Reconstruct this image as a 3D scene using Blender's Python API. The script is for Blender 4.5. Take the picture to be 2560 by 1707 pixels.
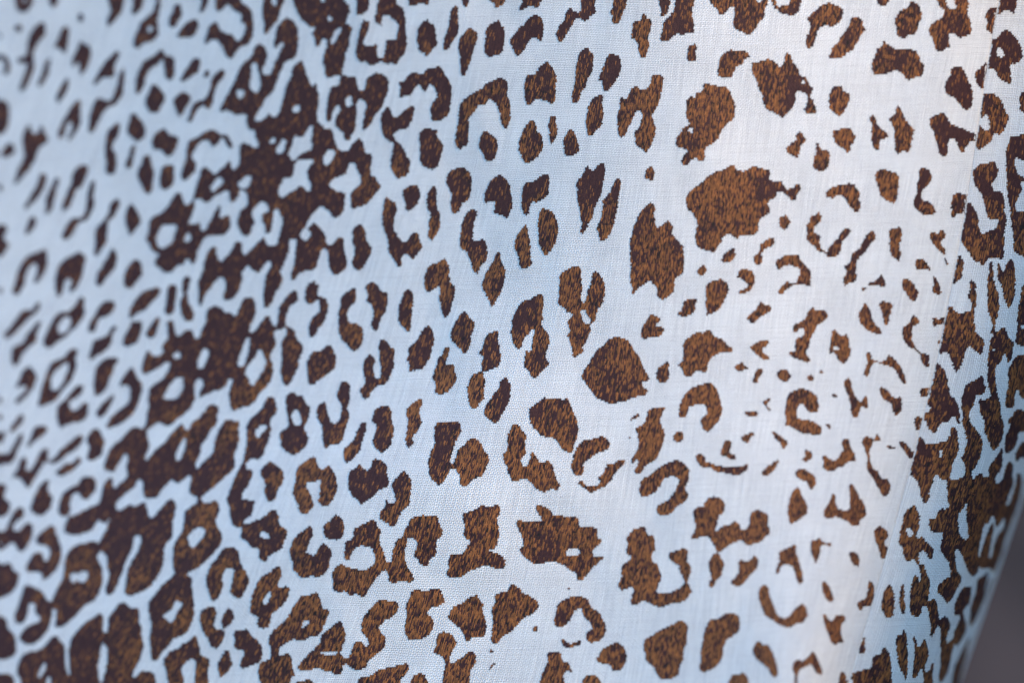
import bpy, math, random
import numpy as np

# ------------------------------------------------------------------ camera, sky, sun, exposure
scene = bpy.context.scene
for o in list(bpy.data.objects):
    bpy.data.objects.remove(o, do_unlink=True)
IW, IH = 2560.0, 1707.0
U = 0.26 / IW                      # metres on the cloth per unit of the pattern grid
DIST = 0.75                        # camera to the sharp part of the cloth
ZC = 1.15                          # height of the middle of the picture above the ground

cam_d = bpy.data.cameras.new("camera")
cam = bpy.data.objects.new("camera", cam_d)
scene.collection.objects.link(cam)
cam.location = (0, -DIST, ZC)
cam.rotation_euler = (math.radians(90), 0, 0)
cam_d.sensor_width = 36.0
cam_d.lens = 36.0 * DIST / (IW * U)
cam_d.clip_start = 0.01
cam_d.clip_end = 100.0
cam_d.dof.use_dof = True
cam_d.dof.focus_distance = DIST
cam_d.dof.aperture_fstop = 3.6
scene.camera = cam

SUN_EL, SUN_AZ = 25.0, 118.0       # azimuth clockwise from +Y (behind the cloth) seen from above
world = bpy.data.worlds.new("World")
scene.world = world
world.use_nodes = True
wn = world.node_tree.nodes
sky = wn.new("ShaderNodeTexSky")
sky.sky_type = 'NISHITA'
sky.sun_disc = False
sky.ozone_density = 10.0
sky.air_density = 1.95
sky.dust_density = 0.0
sky.sun_elevation = math.radians(SUN_EL)
sky.sun_rotation = math.radians(SUN_AZ)
world.node_tree.links.new(sky.outputs[0], wn["Background"].inputs[0])
wn["Background"].inputs[1].default_value = 0.15

sun_d = bpy.data.lights.new("sun", 'SUN')
sun_d.energy = 2.35
sun_d.angle = math.radians(0.6)
sun_d.color = (1.0, 0.69, 0.40)
sun = bpy.data.objects.new("sun", sun_d)
scene.collection.objects.link(sun)
sun.location = (1.0, -1.0, 3.0)
sun.rotation_euler = (math.radians(90 - SUN_EL), 0, math.radians(180 - SUN_AZ))

scene.view_settings.view_transform = 'Standard'
scene.view_settings.look = 'None'
scene.view_settings.gamma = 1.0
scene.view_settings.use_curve_mapping = False
scene.view_settings.exposure = 1.58

rng = np.random.default_rng(11)

# ------------------------------------------------------------------ spot outlines, sheet by sheet (column, row); a leading minus opens a gap
SHEETS = {
'00': '''
15 0 31 0 28 6 24 10 20 11 16 8
-19 0 26 0 24 4 21 4
46 0 54 0 52 4 49 6 46 4
72 13 75 13 77 17 75 20 72 18
16 23 19 24 20 27 17 30 14 27
0 30 1 32 1 35 0 37
36 22 40 22 42 26 41 31 37 36 33 42 30 49 31 57 30 66 27 73 23 81 20 84 18 82 20 77 23 70 25 62 25 57 20 58 15 56 17 54 23 53 25 48 26 38 29 31 32 26
0 48 4 52 8 56 9 62 7 68 3 69 5 63 5 58 2 54 0 53
60 24 63 27 63 33 61 44 60 49 57 46 55 43 50 46 47 52 45 60 44 68 41 74 38 78 34 80 36 75 39 68 41 61 45 54 49 47 52 40 56 31
75 38 77 40 77 45 80 44 83 35 82 43 83 50 80 60 76 68 73 68 74 62 73 56 69 59 65 62 68 54 71 46
62 71 63 76 60 85 56 91 53 95 52 92 54 85 58 78
109 47 108 53 105 58 105 66 104 70 98 70 94 71 88 77 85 79 86 76 91 67 97 58 103 51
113 62 114 65 113 75 113 84 109 91 106 96 101 97 97 100 93 105 89 114 85 121 82 122 82 116 84 104 87 95 90 91 95 92 101 94 105 87 108 80 110 70
100 0 113 0 112 8 107 16 102 22 99 24 98 22 101 14 103 10 101 6
-104 9 107 3 109 5 106 11
124 0 133 0 130 6 126 11 123 14 121 13 123 8
146 0 147 3 145 14 144 22 145 31 142 36 138 38 133 38 128 43 126 45 124 43 124 37 127 28 131 20 135 16 140 13 143 6
-136 23 140 24 141 29 137 31 134 28
148 46 150 50 147 56 142 60 136 65 133 73 131 81 127 86 125 84 125 76 127 68 130 61 134 56 141 53
141 77 144 80 150 86 150 92 147 98 145 103 142 102 138 103 136 99 134 92 137 86
122 104 125 106 131 114 133 119 132 125 128 129 125 129 123 126 118 123 118 115 120 109
109 113 110 116 108 123 106 128 103 132 102 138 106 141 106 157 99 158 98 148 97 138 98 128 100 121 105 116
124 131 124 136 122 145 120 153 116 156 115 153 118 145 121 137
72 92 74 97 73 105 74 112 71 119 66 126 63 130 62 128 66 121 67 115 65 110 62 112 60 118 57 126 54 127 54 122 58 112 63 104 68 96
0 93 5 94 8 99 8 107 7 115 4 121 0 124
8 132 12 134 13 139 10 142 4 144 2 143 4 137
26 115 28 116 28 120 31 124 36 122 37 116 40 117 40 122 44 126 43 130 37 134 34 140 32 147 28 152 24 157 18 158 21 150 23 143 22 135 21 129 23 121
151 119 153 121 154 125 157 128 158 142 153 143 150 140 148 135 143 138 141 136 140 130 143 124 147 120
133 143 138 144 138 152 139 158 130 158 131 148
153 152 158 152 158 158 150 158
75 152 79 153 80 158 70 158
152 53 158 52 158 74 154 73 152 65
157 20 158 20 158 26 156 25
'''.lstrip(),
'01': '''
16 0 23 0 20 5 17 10 14 13 13 11 16 6
0 10 1 13 1 18 0 21
39 2 42 5 42 11 38 19 35 24 30 29 25 34 22 36 24 31 29 23 34 14 37 6
53 5 54 9 51 18 49 28 46 37 43 42 43 35 43 26 46 19 49 12
70 0 80 0 78 7 75 13 70 17 67 23 64 31 60 36 57 36 59 29 62 21 66 12
86 7 87 12 86 19 85 25 86 30 84 37 81 43 77 46 74 46 70 50 68 55 64 60 60 63 58 62 58 58 61 52 65 46 69 44 74 45 77 42 80 34 80 25 83 15
99 0 105 0 102 3 99 3
127 0 141 0 140 10 139 18 136 21 133 18 131 13 128 8
149 0 158 0 158 13 153 16 150 17 148 14 148 8
29 43 33 44 32 50 28 55 24 59 22 60 24 56 26 48
109 26 110 28 108 35 104 42 99 46 98 52 98 61 96 67 92 73 88 79 87 76 88 66 88 56 90 52 97 45 101 38 102 31 105 28
121 31 125 37 128 43 127 50 122 55 119 61 118 55 116 48 116 40 118 34
0 54 5 50 6 55 3 60 4 65 8 67 5 73 2 78 0 82
41 73 43 77 43 85 41 92 37 98 32 104 31 102 34 96 35 90 34 85 31 84 27 88 23 95 22 103 18 111 14 114 12 112 14 104 16 95 20 86 26 79 33 76
74 75 78 80 77 88 75 97 71 105 66 111 64 109 67 102 65 98 61 99 58 104 57 111 53 116 52 111 51 102 53 92 57 84 63 80 69 77
103 72 107 76 107 83 104 90 99 96 95 102 91 106 89 104 89 98 93 90 98 82 101 76
124 82 128 84 130 89 130 94 126 100 121 106 117 108 115 104 114 98 117 91 121 85
158 30 158 49 152 48 147 52 144 57 143 64 144 69 148 72 158 70 158 94 152 93 147 88 142 86 144 81 147 76 144 74 140 73 138 67 135 63 137 56 139 45 142 42 148 40 153 36
0 106 1 108 1 112 0 113
36 121 37 124 33 130 27 134 21 140 15 147 9 152 4 153 4 150 9 145 14 138 19 131 23 128 29 129 33 124
36 138 38 139 34 147 31 158 23 158 26 150 31 144
76 115 77 120 76 124 78 129 76 134 72 140 66 146 60 152 54 155 49 158 40 158 44 148 49 138 54 131 58 130 63 130 67 127 72 120
-60 133 64 133 66 137 65 142 61 148 56 151 53 149 52 144 55 138
95 121 99 120 105 120 105 125 101 131 95 134 91 134 89 140 87 146 83 148 81 146 84 139 88 132 91 126
106 142 107 144 103 150 102 158 88 158 93 155 98 154 100 149
139 109 147 108 146 113 140 119 134 126 126 130 122 133 121 138 126 139 130 139 130 145 127 153 126 158 113 158 116 150 121 142 120 136 119 131 122 124 126 117 132 112
155 108 158 105 158 130 153 132 153 124 155 116
144 135 147 136 144 144 142 150 139 153 135 152 136 147
156 140 158 136 158 150 155 146
'''.lstrip(),
'02': '''
17 4 22 2 26 0 30 0 26 5 22 8 19 14 16 20 13 22 11 18 11 9 14 5
40 0 49 0 47 4 44 5 41 3
29 23 29 27 33 30 32 36 29 43 25 49 20 53 15 57 14 55 19 50 24 45 25 41 22 39 17 42 15 40 19 35 21 27
69 7 71 9 69 15 70 22 68 28 64 36 59 42 54 49 50 54 44 56 38 59 35 59 36 54 38 46 41 37 44 28 48 20 54 17 60 14 64 9
-60 19 63 19 64 24 61 31 58 38 54 44 50 46 47 43 46 37 48 30 53 24
76 40 76 44 72 49 70 51 65 53 63 58 64 62 66 64 71 63 75 60 79 55 80 60 80 65 78 70 72 73 65 74 60 76 55 79 54 74 53 66 54 59 60 54 66 47 71 41
89 0 101 0 98 6 93 10 87 13 83 17 82 15 84 8
113 0 122 0 119 2 115 5 114 3
106 15 108 17 105 22 101 32 98 40 94 46 88 49 87 47 87 38 88 27 91 21 97 16
121 24 123 28 126 34 129 38 130 43 128 52 125 60 121 66 116 71 110 75 104 77 99 79 98 78 101 72 106 66 112 62 118 57 120 50 120 42 117 38 112 40 109 44 105 50 101 58 98 63 93 69 89 67 90 63 96 56 103 50 107 46 110 40 113 34 118 27
136 5 137 10 140 14 145 14 149 12 151 7 149 4 158 0 158 15 152 18 146 23 138 27 132 30 131 27 132 18 135 10
158 26 158 38 154 40 152 46 149 50 149 53 152 54 158 52 158 74 152 76 146 73 142 75 137 79 134 82 135 90 137 94 135 100 132 108 135 110 140 103 148 96 158 88 158 120 154 128 148 136 144 142 138 143 133 142 132 134 131 126 128 124 126 127 123 133 116 138 110 143 106 148 106 155 104 158 76 158 83 153 91 149 94 137 97 130 102 124 103 118 98 118 96 116 98 108 101 100 106 94 112 90 118 83 123 79 128 80 133 80 134 76 136 66 137 54 138 44 142 39 148 36 154 30
-115 100 117 101 118 108 116 115 118 120 116 126 111 130 107 134 104 137 103 130 103 122 106 116 110 110
0 50 1 52 1 56 0 58
0 65 2 68 1 71 0 72
21 67 22 70 19 75 16 78 12 82 7 83 3 87 1 93 0 96 0 86 4 83 9 82 12 76 16 71
20 84 21 88 17 97 14 104 11 109 6 112 0 112 0 104 5 104 11 100 14 94 18 86
37 77 42 78 43 81 39 86 34 89 29 94 24 98 25 95 29 89 30 83 33 79
42 97 44 100 43 107 46 110 51 106 55 101 60 96 67 91 73 86 76 89 73 94 68 99 61 103 57 106 58 110 64 112 70 110 71 106 75 109 72 112 67 117 60 121 53 122 52 119 57 116 60 112 55 108 50 111 45 111 40 109 38 114 34 121 30 127 27 133 24 133 21 127 18 124 12 125 14 121 17 117 19 109 23 106 24 111 23 118 27 119 31 115 35 108 38 101
88 79 91 83 95 89 95 96 93 103 88 107 81 108 80 106 82 102 83 97 80 89 82 86
74 127 79 124 85 125 88 130 87 136 82 142 78 145 75 142 72 137 68 138 65 143 64 150 63 158 53 158 55 150 57 142 61 137 67 134 72 132
43 127 45 129 43 135 46 140 48 143 46 151 43 156 36 158 29 154 30 148 34 138 39 130
0 132 5 132 5 136 3 142 6 146 10 149 8 154 6 158 0 158
12 158 17 153 20 152 22 158
118 150 123 152 128 150 133 147 133 152 134 158 112 158
153 147 158 147 158 158 146 158
'''.lstrip(),
'03': '''
13 2 15 0 22 0 20 4 15 8 11 13 13 18 17 18 22 13 25 10 29 12 30 17 28 24 24 31 20 36 17 34 15 29 12 27 7 29 3 33 0 34 0 20 4 18 8 11
0 0 4 0 2 3 0 4
-0 24 2 27 1 31 0 32
32 0 42 0 38 1
52 0 63 0 58 2
62 9 66 4 72 3 77 0 101 0 99 5 96 10 93 7 90 6 87 11 83 16 77 18 72 20 66 20 60 18 60 15
113 0 134 0 136 5 139 8 143 4 147 0 158 0 158 19 155 25 150 31 150 38 149 47 147 54 143 60 138 67 132 71 125 74 118 76 116 75 116 66 117 56 120 48 124 41 128 34 130 28 130 22 127 20 123 22 122 27 121 33 118 39 115 45 112 54 108 64 105 71 101 75 98 76 98 70 100 62 101 54 99 51 99 42 96 37 92 34 90 37 89 42 92 49 94 56 93 66 91 72 88 78 83 82 77 85 72 91 66 97 60 102 54 105 51 106 52 98 53 90 50 87 47 89 47 98 45 104 42 110 37 115 32 119 26 121 22 119 19 115 21 109 26 105 33 102 38 99 37 95 33 92 33 87 32 83 29 82 26 85 25 92 23 99 19 102 15 100 14 96 16 90 19 82 21 74 24 67 28 68 33 70 38 73 41 77 43 82 47 83 49 80 51 75 54 68 58 62 60 54 60 46 62 39 66 33 73 30 81 28 87 27 91 29 94 24 98 17 101 9 107 4
-64 57 68 54 73 55 78 52 81 55 81 61 76 65 71 63 67 66 64 62
34 23 40 18 46 13 50 14 51 20 53 24 55 31 56 40 54 47 50 54 44 59 40 62 39 57 37 54 32 54 25 54 24 51 28 44 32 38 37 37 39 41 40 45 43 46 46 41 47 34 43 30 38 29 34 28
0 50 5 48 9 46 10 50 13 55 18 56 16 64 12 71 6 76 0 77
0 97 4 97 6 103 9 109 13 113 14 121 13 130 8 133 0 133
49 114 52 113 53 117 56 120 59 121 59 130 60 142 60 158 25 158 20 153 16 147 18 138 21 131 27 129 36 127 42 122
-40 137 43 138 43 143 40 148 37 154 34 152 35 147
-43 150 46 149 47 154 47 158 42 158
0 152 8 149 12 153 13 158 0 158
92 93 94 96 94 104 95 111 100 110 100 103 101 95 106 90 109 85 113 83 117 85 118 88 122 89 127 88 127 98 129 106 130 115 131 122 129 132 126 138 122 146 121 153 127 150 130 146 136 146 141 149 142 155 140 158 97 158 97 148 99 138 100 128 97 121 94 118 92 123 91 132 89 140 90 150 91 158 65 158 65 147 64 135 64 124 66 116 72 109 78 102 85 98
158 64 158 87 152 91 148 96 150 98 153 98 154 105 157 112 158 115 153 122 148 129 143 136 140 134 139 124 138 115 140 104 138 94 137 84 142 77 147 70 152 65
158 131 158 158 155 150 152 142 151 135
'''.lstrip(),
'10': '''
4 4 8 5 10 9 9 15 6 20 3 25 0 25 0 20 3 12
18 20 25 19 24 28 20 33 14 34 6 34 8 30 13 24
30 0 36 0 33 5 29 11 26 12 28 7
43 0 60 0 65 3 70 6 74 10 75 18 76 27 74 36 71 41 65 42 62 46 58 51 55 55 52 52 49 46 46 40 42 36 37 36 33 40 31 39 34 30 37 23 41 21 43 22 44 26 48 30 55 32 58 34 60 38 63 38 67 32 69 26 68 21 64 20 66 15 63 12 58 9 55 5 52 4 48 8 44 11 42 9
85 3 90 0 106 0 102 6 100 14 97 20 92 26 89 31 86 30 86 22 84 12
-92 0 97 0 97 4 93 4
0 53 2 55 2 64 1 71 0 73
22 54 26 54 27 59 24 67 18 70 13 74 9 76 11 70 15 64 19 57
34 64 36 66 34 70 30 72 31 68
46 65 50 66 48 71 44 76 41 81 39 89 38 96 35 100 31 97 26 98 22 105 18 113 16 112 18 104 22 95 28 93 34 89 36 82 38 73 41 68
12 86 16 87 18 91 15 97 12 101 9 107 7 105 6 99 3 96 4 91 8 87
70 57 74 52 78 43 83 41 87 45 89 52 87 58 84 64 85 68 89 70 93 66 95 59 98 53 101 46 104 41 103 39 100 40 97 44 95 43 96 35 98 26 102 20 107 17 113 20 116 26 117 36 116 49 112 54 107 56 103 61 100 68 97 76 94 84 88 89 85 96 79 104 77 109 80 112 85 110 90 105 92 106 94 108 99 105 101 98 104 88 106 80 110 72 112 63 117 58 120 56 122 60 125 68 128 77 131 80 133 76 135 82 136 92 135 100 134 110 138 114 141 118 145 118 148 120 151 130 154 138 158 143 158 158 125 158 128 152 131 150 130 146 124 147 118 146 114 151 113 155 112 158 62 158 63 150 64 141 64 133 68 132 73 133 76 136 79 136 81 134 80 130 78 126 77 119 73 119 70 114 69 105 65 104 60 105 54 102 50 101 46 103 45 101 50 91 55 82 59 74 63 65 67 58
-75 58 79 59 80 64 82 72 83 78 81 84 78 86 74 83 72 76 74 70 74 63
-61 82 65 82 68 85 66 90 62 91 60 87
-114 97 118 96 119 100 117 104 113 104 112 100
-91 129 95 126 97 129 95 132 92 133
-102 128 105 127 106 131 104 138 101 142 98 141 97 137 100 132
-113 125 117 125 121 126 125 120 129 115 131 116 130 122 129 128 130 134 128 139 122 140 117 144 113 148 110 145 108 141 110 136 112 130
-144 138 149 137 151 141 149 146 146 151 142 152 140 148 141 143
114 0 158 0 158 20 153 26 149 32 147 37 147 40 150 40 154 35 158 30 158 65 151 69 146 72 142 70 141 62 140 54 143 45 144 38 142 36 139 37 136 42 133 43 132 36 130 30 133 27 132 24 128 26 124 21 119 16 115 8
-145 15 148 16 148 19 144 19
-137 0 142 0 141 2 138 2
147 81 151 80 158 77 158 92 153 96 150 101 148 107 147 112 143 111 143 103 144 92
153 106 158 102 158 119 153 117 151 112
37 119 41 121 46 124 52 124 54 128 57 134 56 137 53 135 51 130 49 126 45 128 42 133 39 135 37 131 34 128 29 129 25 132 22 137 19 142 20 147 23 151 23 158 12 158 14 148 15 138 17 130 24 127 31 122
53 148 55 152 54 158 46 158
0 127 5 126 7 127 5 134 2 138 0 141
0 151 2 155 2 158 0 158
30 156 34 155 35 158 29 158
'''.lstrip(),
'11': '''
0 0 158 0 158 158 0 158
-2 0 10 0 10 5 11 9 14 8 18 4 22 0 30 0 27 6 24 13 22 20 20 27 17 31 13 32 11 28 10 22 7 20 4 23 1 28 0 31 0 12 1 6
-36 0 46 0 43 3 40 4 37 3
-56 0 62 0 60 2 57 1
-42 7 46 6 49 9 48 12 44 16 40 19 37 19 36 16 39 11
-65 8 70 4 73 2 75 5 73 11 70 16 66 17 61 14 62 10
-22 25 27 25 31 28 35 28 40 23 47 20 52 18 54 21 55 29 59 27 62 23 62 18 66 18 70 21 71 27 69 34 64 37 62 44 62 51 65 57 70 60 73 57 76 49 77 46 74 41 75 37 79 31 84 28 88 30 90 35 88 39 84 40 84 45 87 52 86 59 81 65 75 71 70 77 67 78 65 74 66 70 65 67 61 65 58 69 54 76 49 81 46 84 44 82 42 76 42 71 39 70 36 72 33 78 31 84 30 91 27 99 24 102 20 101 18 99 16 97 13 98 11 103 11 108 8 110 6 109 4 105 0 104 0 92 5 87 12 85 14 80 17 79 18 83 21 86 23 80 24 74 28 66 32 60 40 59 48 59 53 55 55 49 54 42 51 41 47 44 44 43 45 38 46 33 44 31 42 36 38 43 35 49 32 55 29 57 27 54 27 47 22 50 17 50 16 47 20 38 21 30
-6 109 10 109 13 113 10 118 9 125 12 135 17 138 21 134 20 128 16 122 15 115 16 106 18 101 22 100 25 103 26 113 26 121 27 126 29 121 31 114 36 108 41 101 46 96 49 99 51 106 49 114 50 119 56 117 61 113 64 106 66 98 65 94 68 89 71 87 75 90 79 94 83 91 87 85 90 82 92 84 91 90 87 98 86 108 85 117 86 125 89 126 93 120 96 112 101 105 102 100 101 92 104 85 107 78 109 70 109 63 112 62 116 64 115 69 114 78 113 88 110 97 112 100 115 99 118 94 123 92 130 91 134 87 136 80 138 73 142 71 144 74 145 83 146 90 150 95 154 95 158 92 158 130 155 136 156 150 158 158 116 158 115 151 111 145 108 143 105 142 106 135 108 128 111 123 116 120 117 115 115 110 109 113 104 119 100 126 99 135 97 142 95 143 92 138 91 133 88 133 84 138 79 145 74 149 72 147 74 140 77 134 78 124 76 118 71 116 67 118 64 124 61 132 58 134 55 130 50 132 48 127 43 125 36 126 33 130 33 138 29 145 27 152 24 157 21 155 20 149 17 146 13 147 10 151 7 154 4 150 2 143 1 136 0 132 2 127 3 120 5 114
-138 32 142 35 147 38 148 41 151 43 158 40 158 58 154 61 150 66 146 69 143 67 142 60 140 56 136 52 133 48 130 49 127 52 126 54 129 56 128 60 124 64 120 62 119 58 122 54 124 50 127 44 132 38
-150 7 153 6 158 3 158 19 154 20 150 17 147 15 146 11
-112 0 126 0 126 6 128 11 129 17 127 20 124 18 121 14 118 14 114 18 108 21 103 25 100 23 99 18 102 11 106 5 111 6
-95 36 98 35 100 39 103 45 102 51 100 58 98 66 95 69 91 69 87 65 86 59 88 57 91 57 93 50 94 43
-14 57 18 57 19 62 17 66 13 67 12 63
-0 48 5 48 7 51 5 58 2 66 0 70
125 105 132 101 133 104 136 105 135 110 136 116 140 116 143 118 145 124 143 132 141 139 136 144 133 150 130 154 127 150 127 142 130 135 135 131 137 125 136 119 133 119 130 122 127 122 123 119 124 112
158 126 158 138 155 134 155 129
-97 146 101 145 106 144 107 147 105 153 103 158 94 158 94 152
-73 150 75 151 74 155 72 158 65 158 69 154
'''.lstrip(),
'12': '''
0 0 94 0 93 7 91 13 93 20 94 27 92 34 88 41 82 46 78 53 73 58 65 60 58 63 56 62 54 55 54 46 56 38 57 33 54 33 51 39 47 43 41 44 35 47 29 49 27 53 26 51 27 46 30 40 30 36 27 33 23 35 21 40 22 48 21 55 16 62 11 67 5 70 0 73
-0 11 5 8 9 9 10 14 8 17 4 18 0 25
-29 7 33 6 36 9 34 15 31 22 28 26 24 25 24 20 26 13
-22 0 28 0 25 1
-0 37 4 33 8 31 12 33 12 40 10 47 6 53 3 55 0 54
-66 0 74 0 72 8 70 15 68 21 65 24 62 23 62 17 65 8
-81 7 84 6 85 13 88 18 86 24 83 30 79 36 75 41 72 38 72 34 68 30 69 26 72 20 76 16
7 78 11 76 14 82 17 81 20 75 25 71 31 65 35 59 40 58 44 61 42 68 42 75 37 81 33 88 28 94 27 101 24 108 22 114 25 117 29 112 33 108 38 103 40 96 42 88 45 80 49 74 54 71 58 73 63 73 62 79 63 88 61 96 58 104 59 111 58 116 53 121 47 126 41 132 34 137 28 142 29 147 33 149 38 147 42 146 44 151 42 158 15 158 18 153 24 148 25 142 20 140 17 138 18 131 20 124 18 121 11 126 6 129 3 127 5 121 2 117 0 121 0 88 4 83
-12 87 15 88 14 96 11 104 8 111 4 111 3 106 6 98 9 92
0 148 4 147 4 153 3 158 0 158
90 51 95 52 97 59 97 65 93 70 91 75 92 81 90 90 87 97 85 103 80 108 75 107 71 109 69 112 69 116 72 118 75 118 74 125 71 132 67 137 65 144 70 145 76 146 77 148 75 153 74 158 57 158 55 152 52 148 52 144 55 136 58 128 62 119 66 112 68 104 70 95 70 85 70 77 73 71 79 66 84 61 87 54
-81 77 86 76 89 77 88 80 84 84 82 88 79 88 78 83
103 0 116 0 121 2 121 8 118 17 116 26 112 33 109 39 106 40 103 36 101 28 102 17
147 3 150 10 152 15 150 24 144 30 136 35 130 40 126 36 126 30 125 21 127 14 132 9 138 8 142 5
112 46 116 49 121 50 124 56 128 61 127 69 124 75 123 80 126 86 126 92 123 97 118 101 113 104 107 101 102 97 101 91 100 86 103 81 108 78 109 74 107 68 106 60 106 51 109 47
-115 62 118 64 120 70 119 76 116 78 113 75 111 69 112 64
135 59 142 55 143 61 145 67 147 73 151 75 155 74 158 68 158 90 152 94 146 95 142 98 140 92 139 85 139 77 135 71 134 64
158 37 158 55 154 52 153 47 156 41
92 109 95 113 101 117 104 122 103 129 98 136 96 143 91 147 88 143 86 136 87 130 83 122 83 117 88 112
131 105 134 109 136 115 140 117 144 114 148 116 151 122 153 130 152 138 149 145 146 149 141 151 137 149 135 146 137 141 137 133 138 126 135 127 131 128 126 128 124 132 127 138 130 145 131 150 128 154 126 158 118 158 117 150 114 143 112 138 115 128 115 121 118 114 124 110
93 155 96 155 98 158 90 158
'''.lstrip(),
'13': '''
15 0 43 0 41 6 41 12 44 15 46 20 47 25 44 31 38 38 31 45 24 51 17 54 14 57 19 61 19 67 20 76 21 86 21 95 18 103 14 110 8 113 4 114 2 109 0 108 0 105 3 101 5 95 8 90 11 85 10 81 7 81 5 77 3 81 0 85 0 63 5 59 4 54 3 46 3 37 4 29 8 23 11 17 13 8
-18 18 23 14 28 13 32 16 31 22 27 27 24 30 21 34 18 33 16 27 15 22
0 0 2 0 0 6
47 35 53 32 60 33 63 38 63 44 65 49 69 55 72 61 71 67 67 73 64 79 60 78 55 73 56 66 58 57 59 53 54 51 49 53 47 60 48 66 46 73 42 79 38 81 36 75 34 69 33 61 35 53 38 47 43 42
56 0 74 0 72 3 68 6 66 11 70 11 77 8 82 7 85 4 89 3 92 0 97 0 99 8 101 12 106 16 107 20 104 27 102 33 97 36 91 39 87 45 83 44 81 39 81 34 78 32 73 31 70 26 67 24 64 23 66 18 65 13 61 13 57 11 56 6
-82 18 85 17 90 20 90 24 85 24 82 22
119 0 126 0 124 2
128 12 130 15 131 22 128 26 126 32 124 37 128 38 131 40 134 37 136 32 139 29 144 30 147 35 148 38 146 45 144 53 140 57 136 59 132 60 130 58 124 60 119 59 116 56 113 53 112 46 110 40 110 33 113 25 117 20 123 16
141 11 146 8 149 4 152 2 158 6 158 24 152 25 144 24 141 20 140 15
155 48 158 47 158 71 153 73 150 71 148 68 149 64 148 58 150 53
96 50 100 50 102 57 99 63 98 68 102 69 107 68 109 71 108 76 105 82 101 87 95 91 92 95 91 102 87 106 82 106 79 102 81 98 77 94 74 93 73 86 75 76 78 69 81 62 86 58 91 55
-87 77 90 73 93 74 91 79 88 84 85 84 85 80
28 92 32 88 39 87 42 91 41 97 39 102 41 107 45 108 49 109 49 114 47 119 43 124 39 124 36 121 36 117 31 111 29 105 27 99
50 92 53 88 57 91 58 97 55 102 51 105 49 107 47 101
58 112 60 108 66 108 70 107 73 112 78 116 82 121 84 126 83 134 80 138 74 140 69 142 65 143 64 139 67 132 67 127 61 125 58 122 60 117
52 126 54 131 56 138 55 143 50 148 46 151 44 145 44 138 47 132
132 74 135 74 137 79 139 84 139 89 145 89 145 94 142 100 139 108 135 113 129 114 124 116 119 118 114 116 109 118 104 121 100 125 99 132 102 132 106 129 109 131 112 138 112 145 114 149 110 153 107 158 86 158 82 153 80 147 82 139 87 136 92 134 92 127 91 122 90 118 92 111 98 105 104 100 108 96 111 89 116 82 120 77 127 76
-120 104 123 98 127 99 128 101 124 104 121 106
155 99 158 99 158 127 152 127 147 127 138 128 138 130 146 131 158 130 158 150 152 149 147 146 140 145 136 142 132 142 128 145 121 145 117 143 118 139 123 134 128 129 133 124 137 119 138 113 143 109 149 104
22 113 24 115 26 124 27 131 32 133 35 136 34 144 34 153 35 158 24 158 23 148 24 138 22 134 19 134 13 137 10 142 9 147 11 151 10 158 0 158 0 130 5 127 11 121 17 119
115 156 121 155 126 153 131 156 132 158 114 158
'''.lstrip(),
'20': '''
0 2 4 3 7 6 8 11 5 17 4 21 0 21
5 22 8 24 10 27 8 34 7 42 3 50 1 60 0 64 0 33 3 26
14 0 26 0 25 6 22 12 18 13 14 14 13 12 14 6
33 4 38 0 49 0 51 4 56 7 58 14 59 22 60 33 60 45 57 51 53 55 51 59 48 59 45 58 41 59 37 57 33 58 28 61 25 59 22 56 18 57 14 54 13 46 15 36 17 28 19 20 22 19 26 21 25 27 22 34 20 40 22 42 28 42 33 41 33 47 34 53 38 53 40 45 41 38 45 37 49 37 51 32 52 24 50 20 46 17 44 14 40 14 37 18 37 24 34 22 30 19 32 12
62 0 83 0 80 4 78 6 76 4 71 4 66 5 62 5
110 0 117 0 116 6 114 7 111 4
132 0 152 0 149 4 143 7 140 8 141 4 137 2
80 18 81 22 85 23 86 28 88 40 84 45 80 51 78 53 76 49 71 47 70 40 69 34 71 25 75 20
103 6 107 7 107 15 108 24 107 31 103 37 99 44 96 46 93 44 94 37 97 28 99 18 100 10
117 26 122 28 125 32 124 39 121 48 119 56 115 66 112 71 109 66 109 55 107 45 108 37 112 31
144 19 147 24 150 27 150 36 148 46 144 52 141 50 138 52 133 51 131 45 132 36 133 26 138 22
156 36 158 35 158 41 156 40
0 74 4 70 8 71 12 70 14 75 16 82 20 83 22 79 23 73 28 69 34 67 39 69 43 74 43 82 41 89 37 99 32 105 26 115 21 120 19 117 20 109 22 102 23 95 20 92 16 92 14 96 14 105 13 117 9 125 6 130 3 128 1 121 0 119
-4 90 8 88 10 92 9 97 5 99 4 95
-0 94 2 95 0 98
53 75 57 75 60 71 65 67 70 67 73 69 78 64 86 62 91 62 95 68 99 74 101 82 101 90 99 103 95 108 90 111 84 111 82 105 82 98 86 91 88 88 86 83 83 78 80 79 78 84 75 83 72 79 69 79 66 84 62 88 58 88 54 91 53 86 54 80
40 100 44 99 47 106 50 108 54 105 59 101 64 97 67 99 66 106 63 115 57 119 52 120 48 124 50 129 55 133 58 139 61 145 63 146 63 152 61 158 47 158 45 148 47 138 47 131 42 129 38 123 36 113 37 105
71 124 75 119 80 117 83 119 88 119 88 125 93 132 93 137 91 146 88 153 84 156 80 155 75 153 72 147 72 137
145 71 151 74 153 79 152 86 154 92 156 99 156 107 154 114 151 118 147 115 146 109 145 103 141 95 137 91 134 94 131 97 126 97 122 103 117 109 117 116 117 128 116 132 112 135 109 138 106 135 104 132 105 123 107 112 108 100 110 94 116 89 122 85 129 81 133 77 140 74
131 120 135 122 140 125 143 129 143 138 142 143 140 147 132 147 130 141 126 135 127 129 129 123
108 153 113 156 115 158 102 158
0 142 4 140 8 135 14 128 17 127 21 133 22 140 28 143 27 153 25 158 16 158 13 152 9 149 6 153 5 158 0 158
'''.lstrip(),
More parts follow.
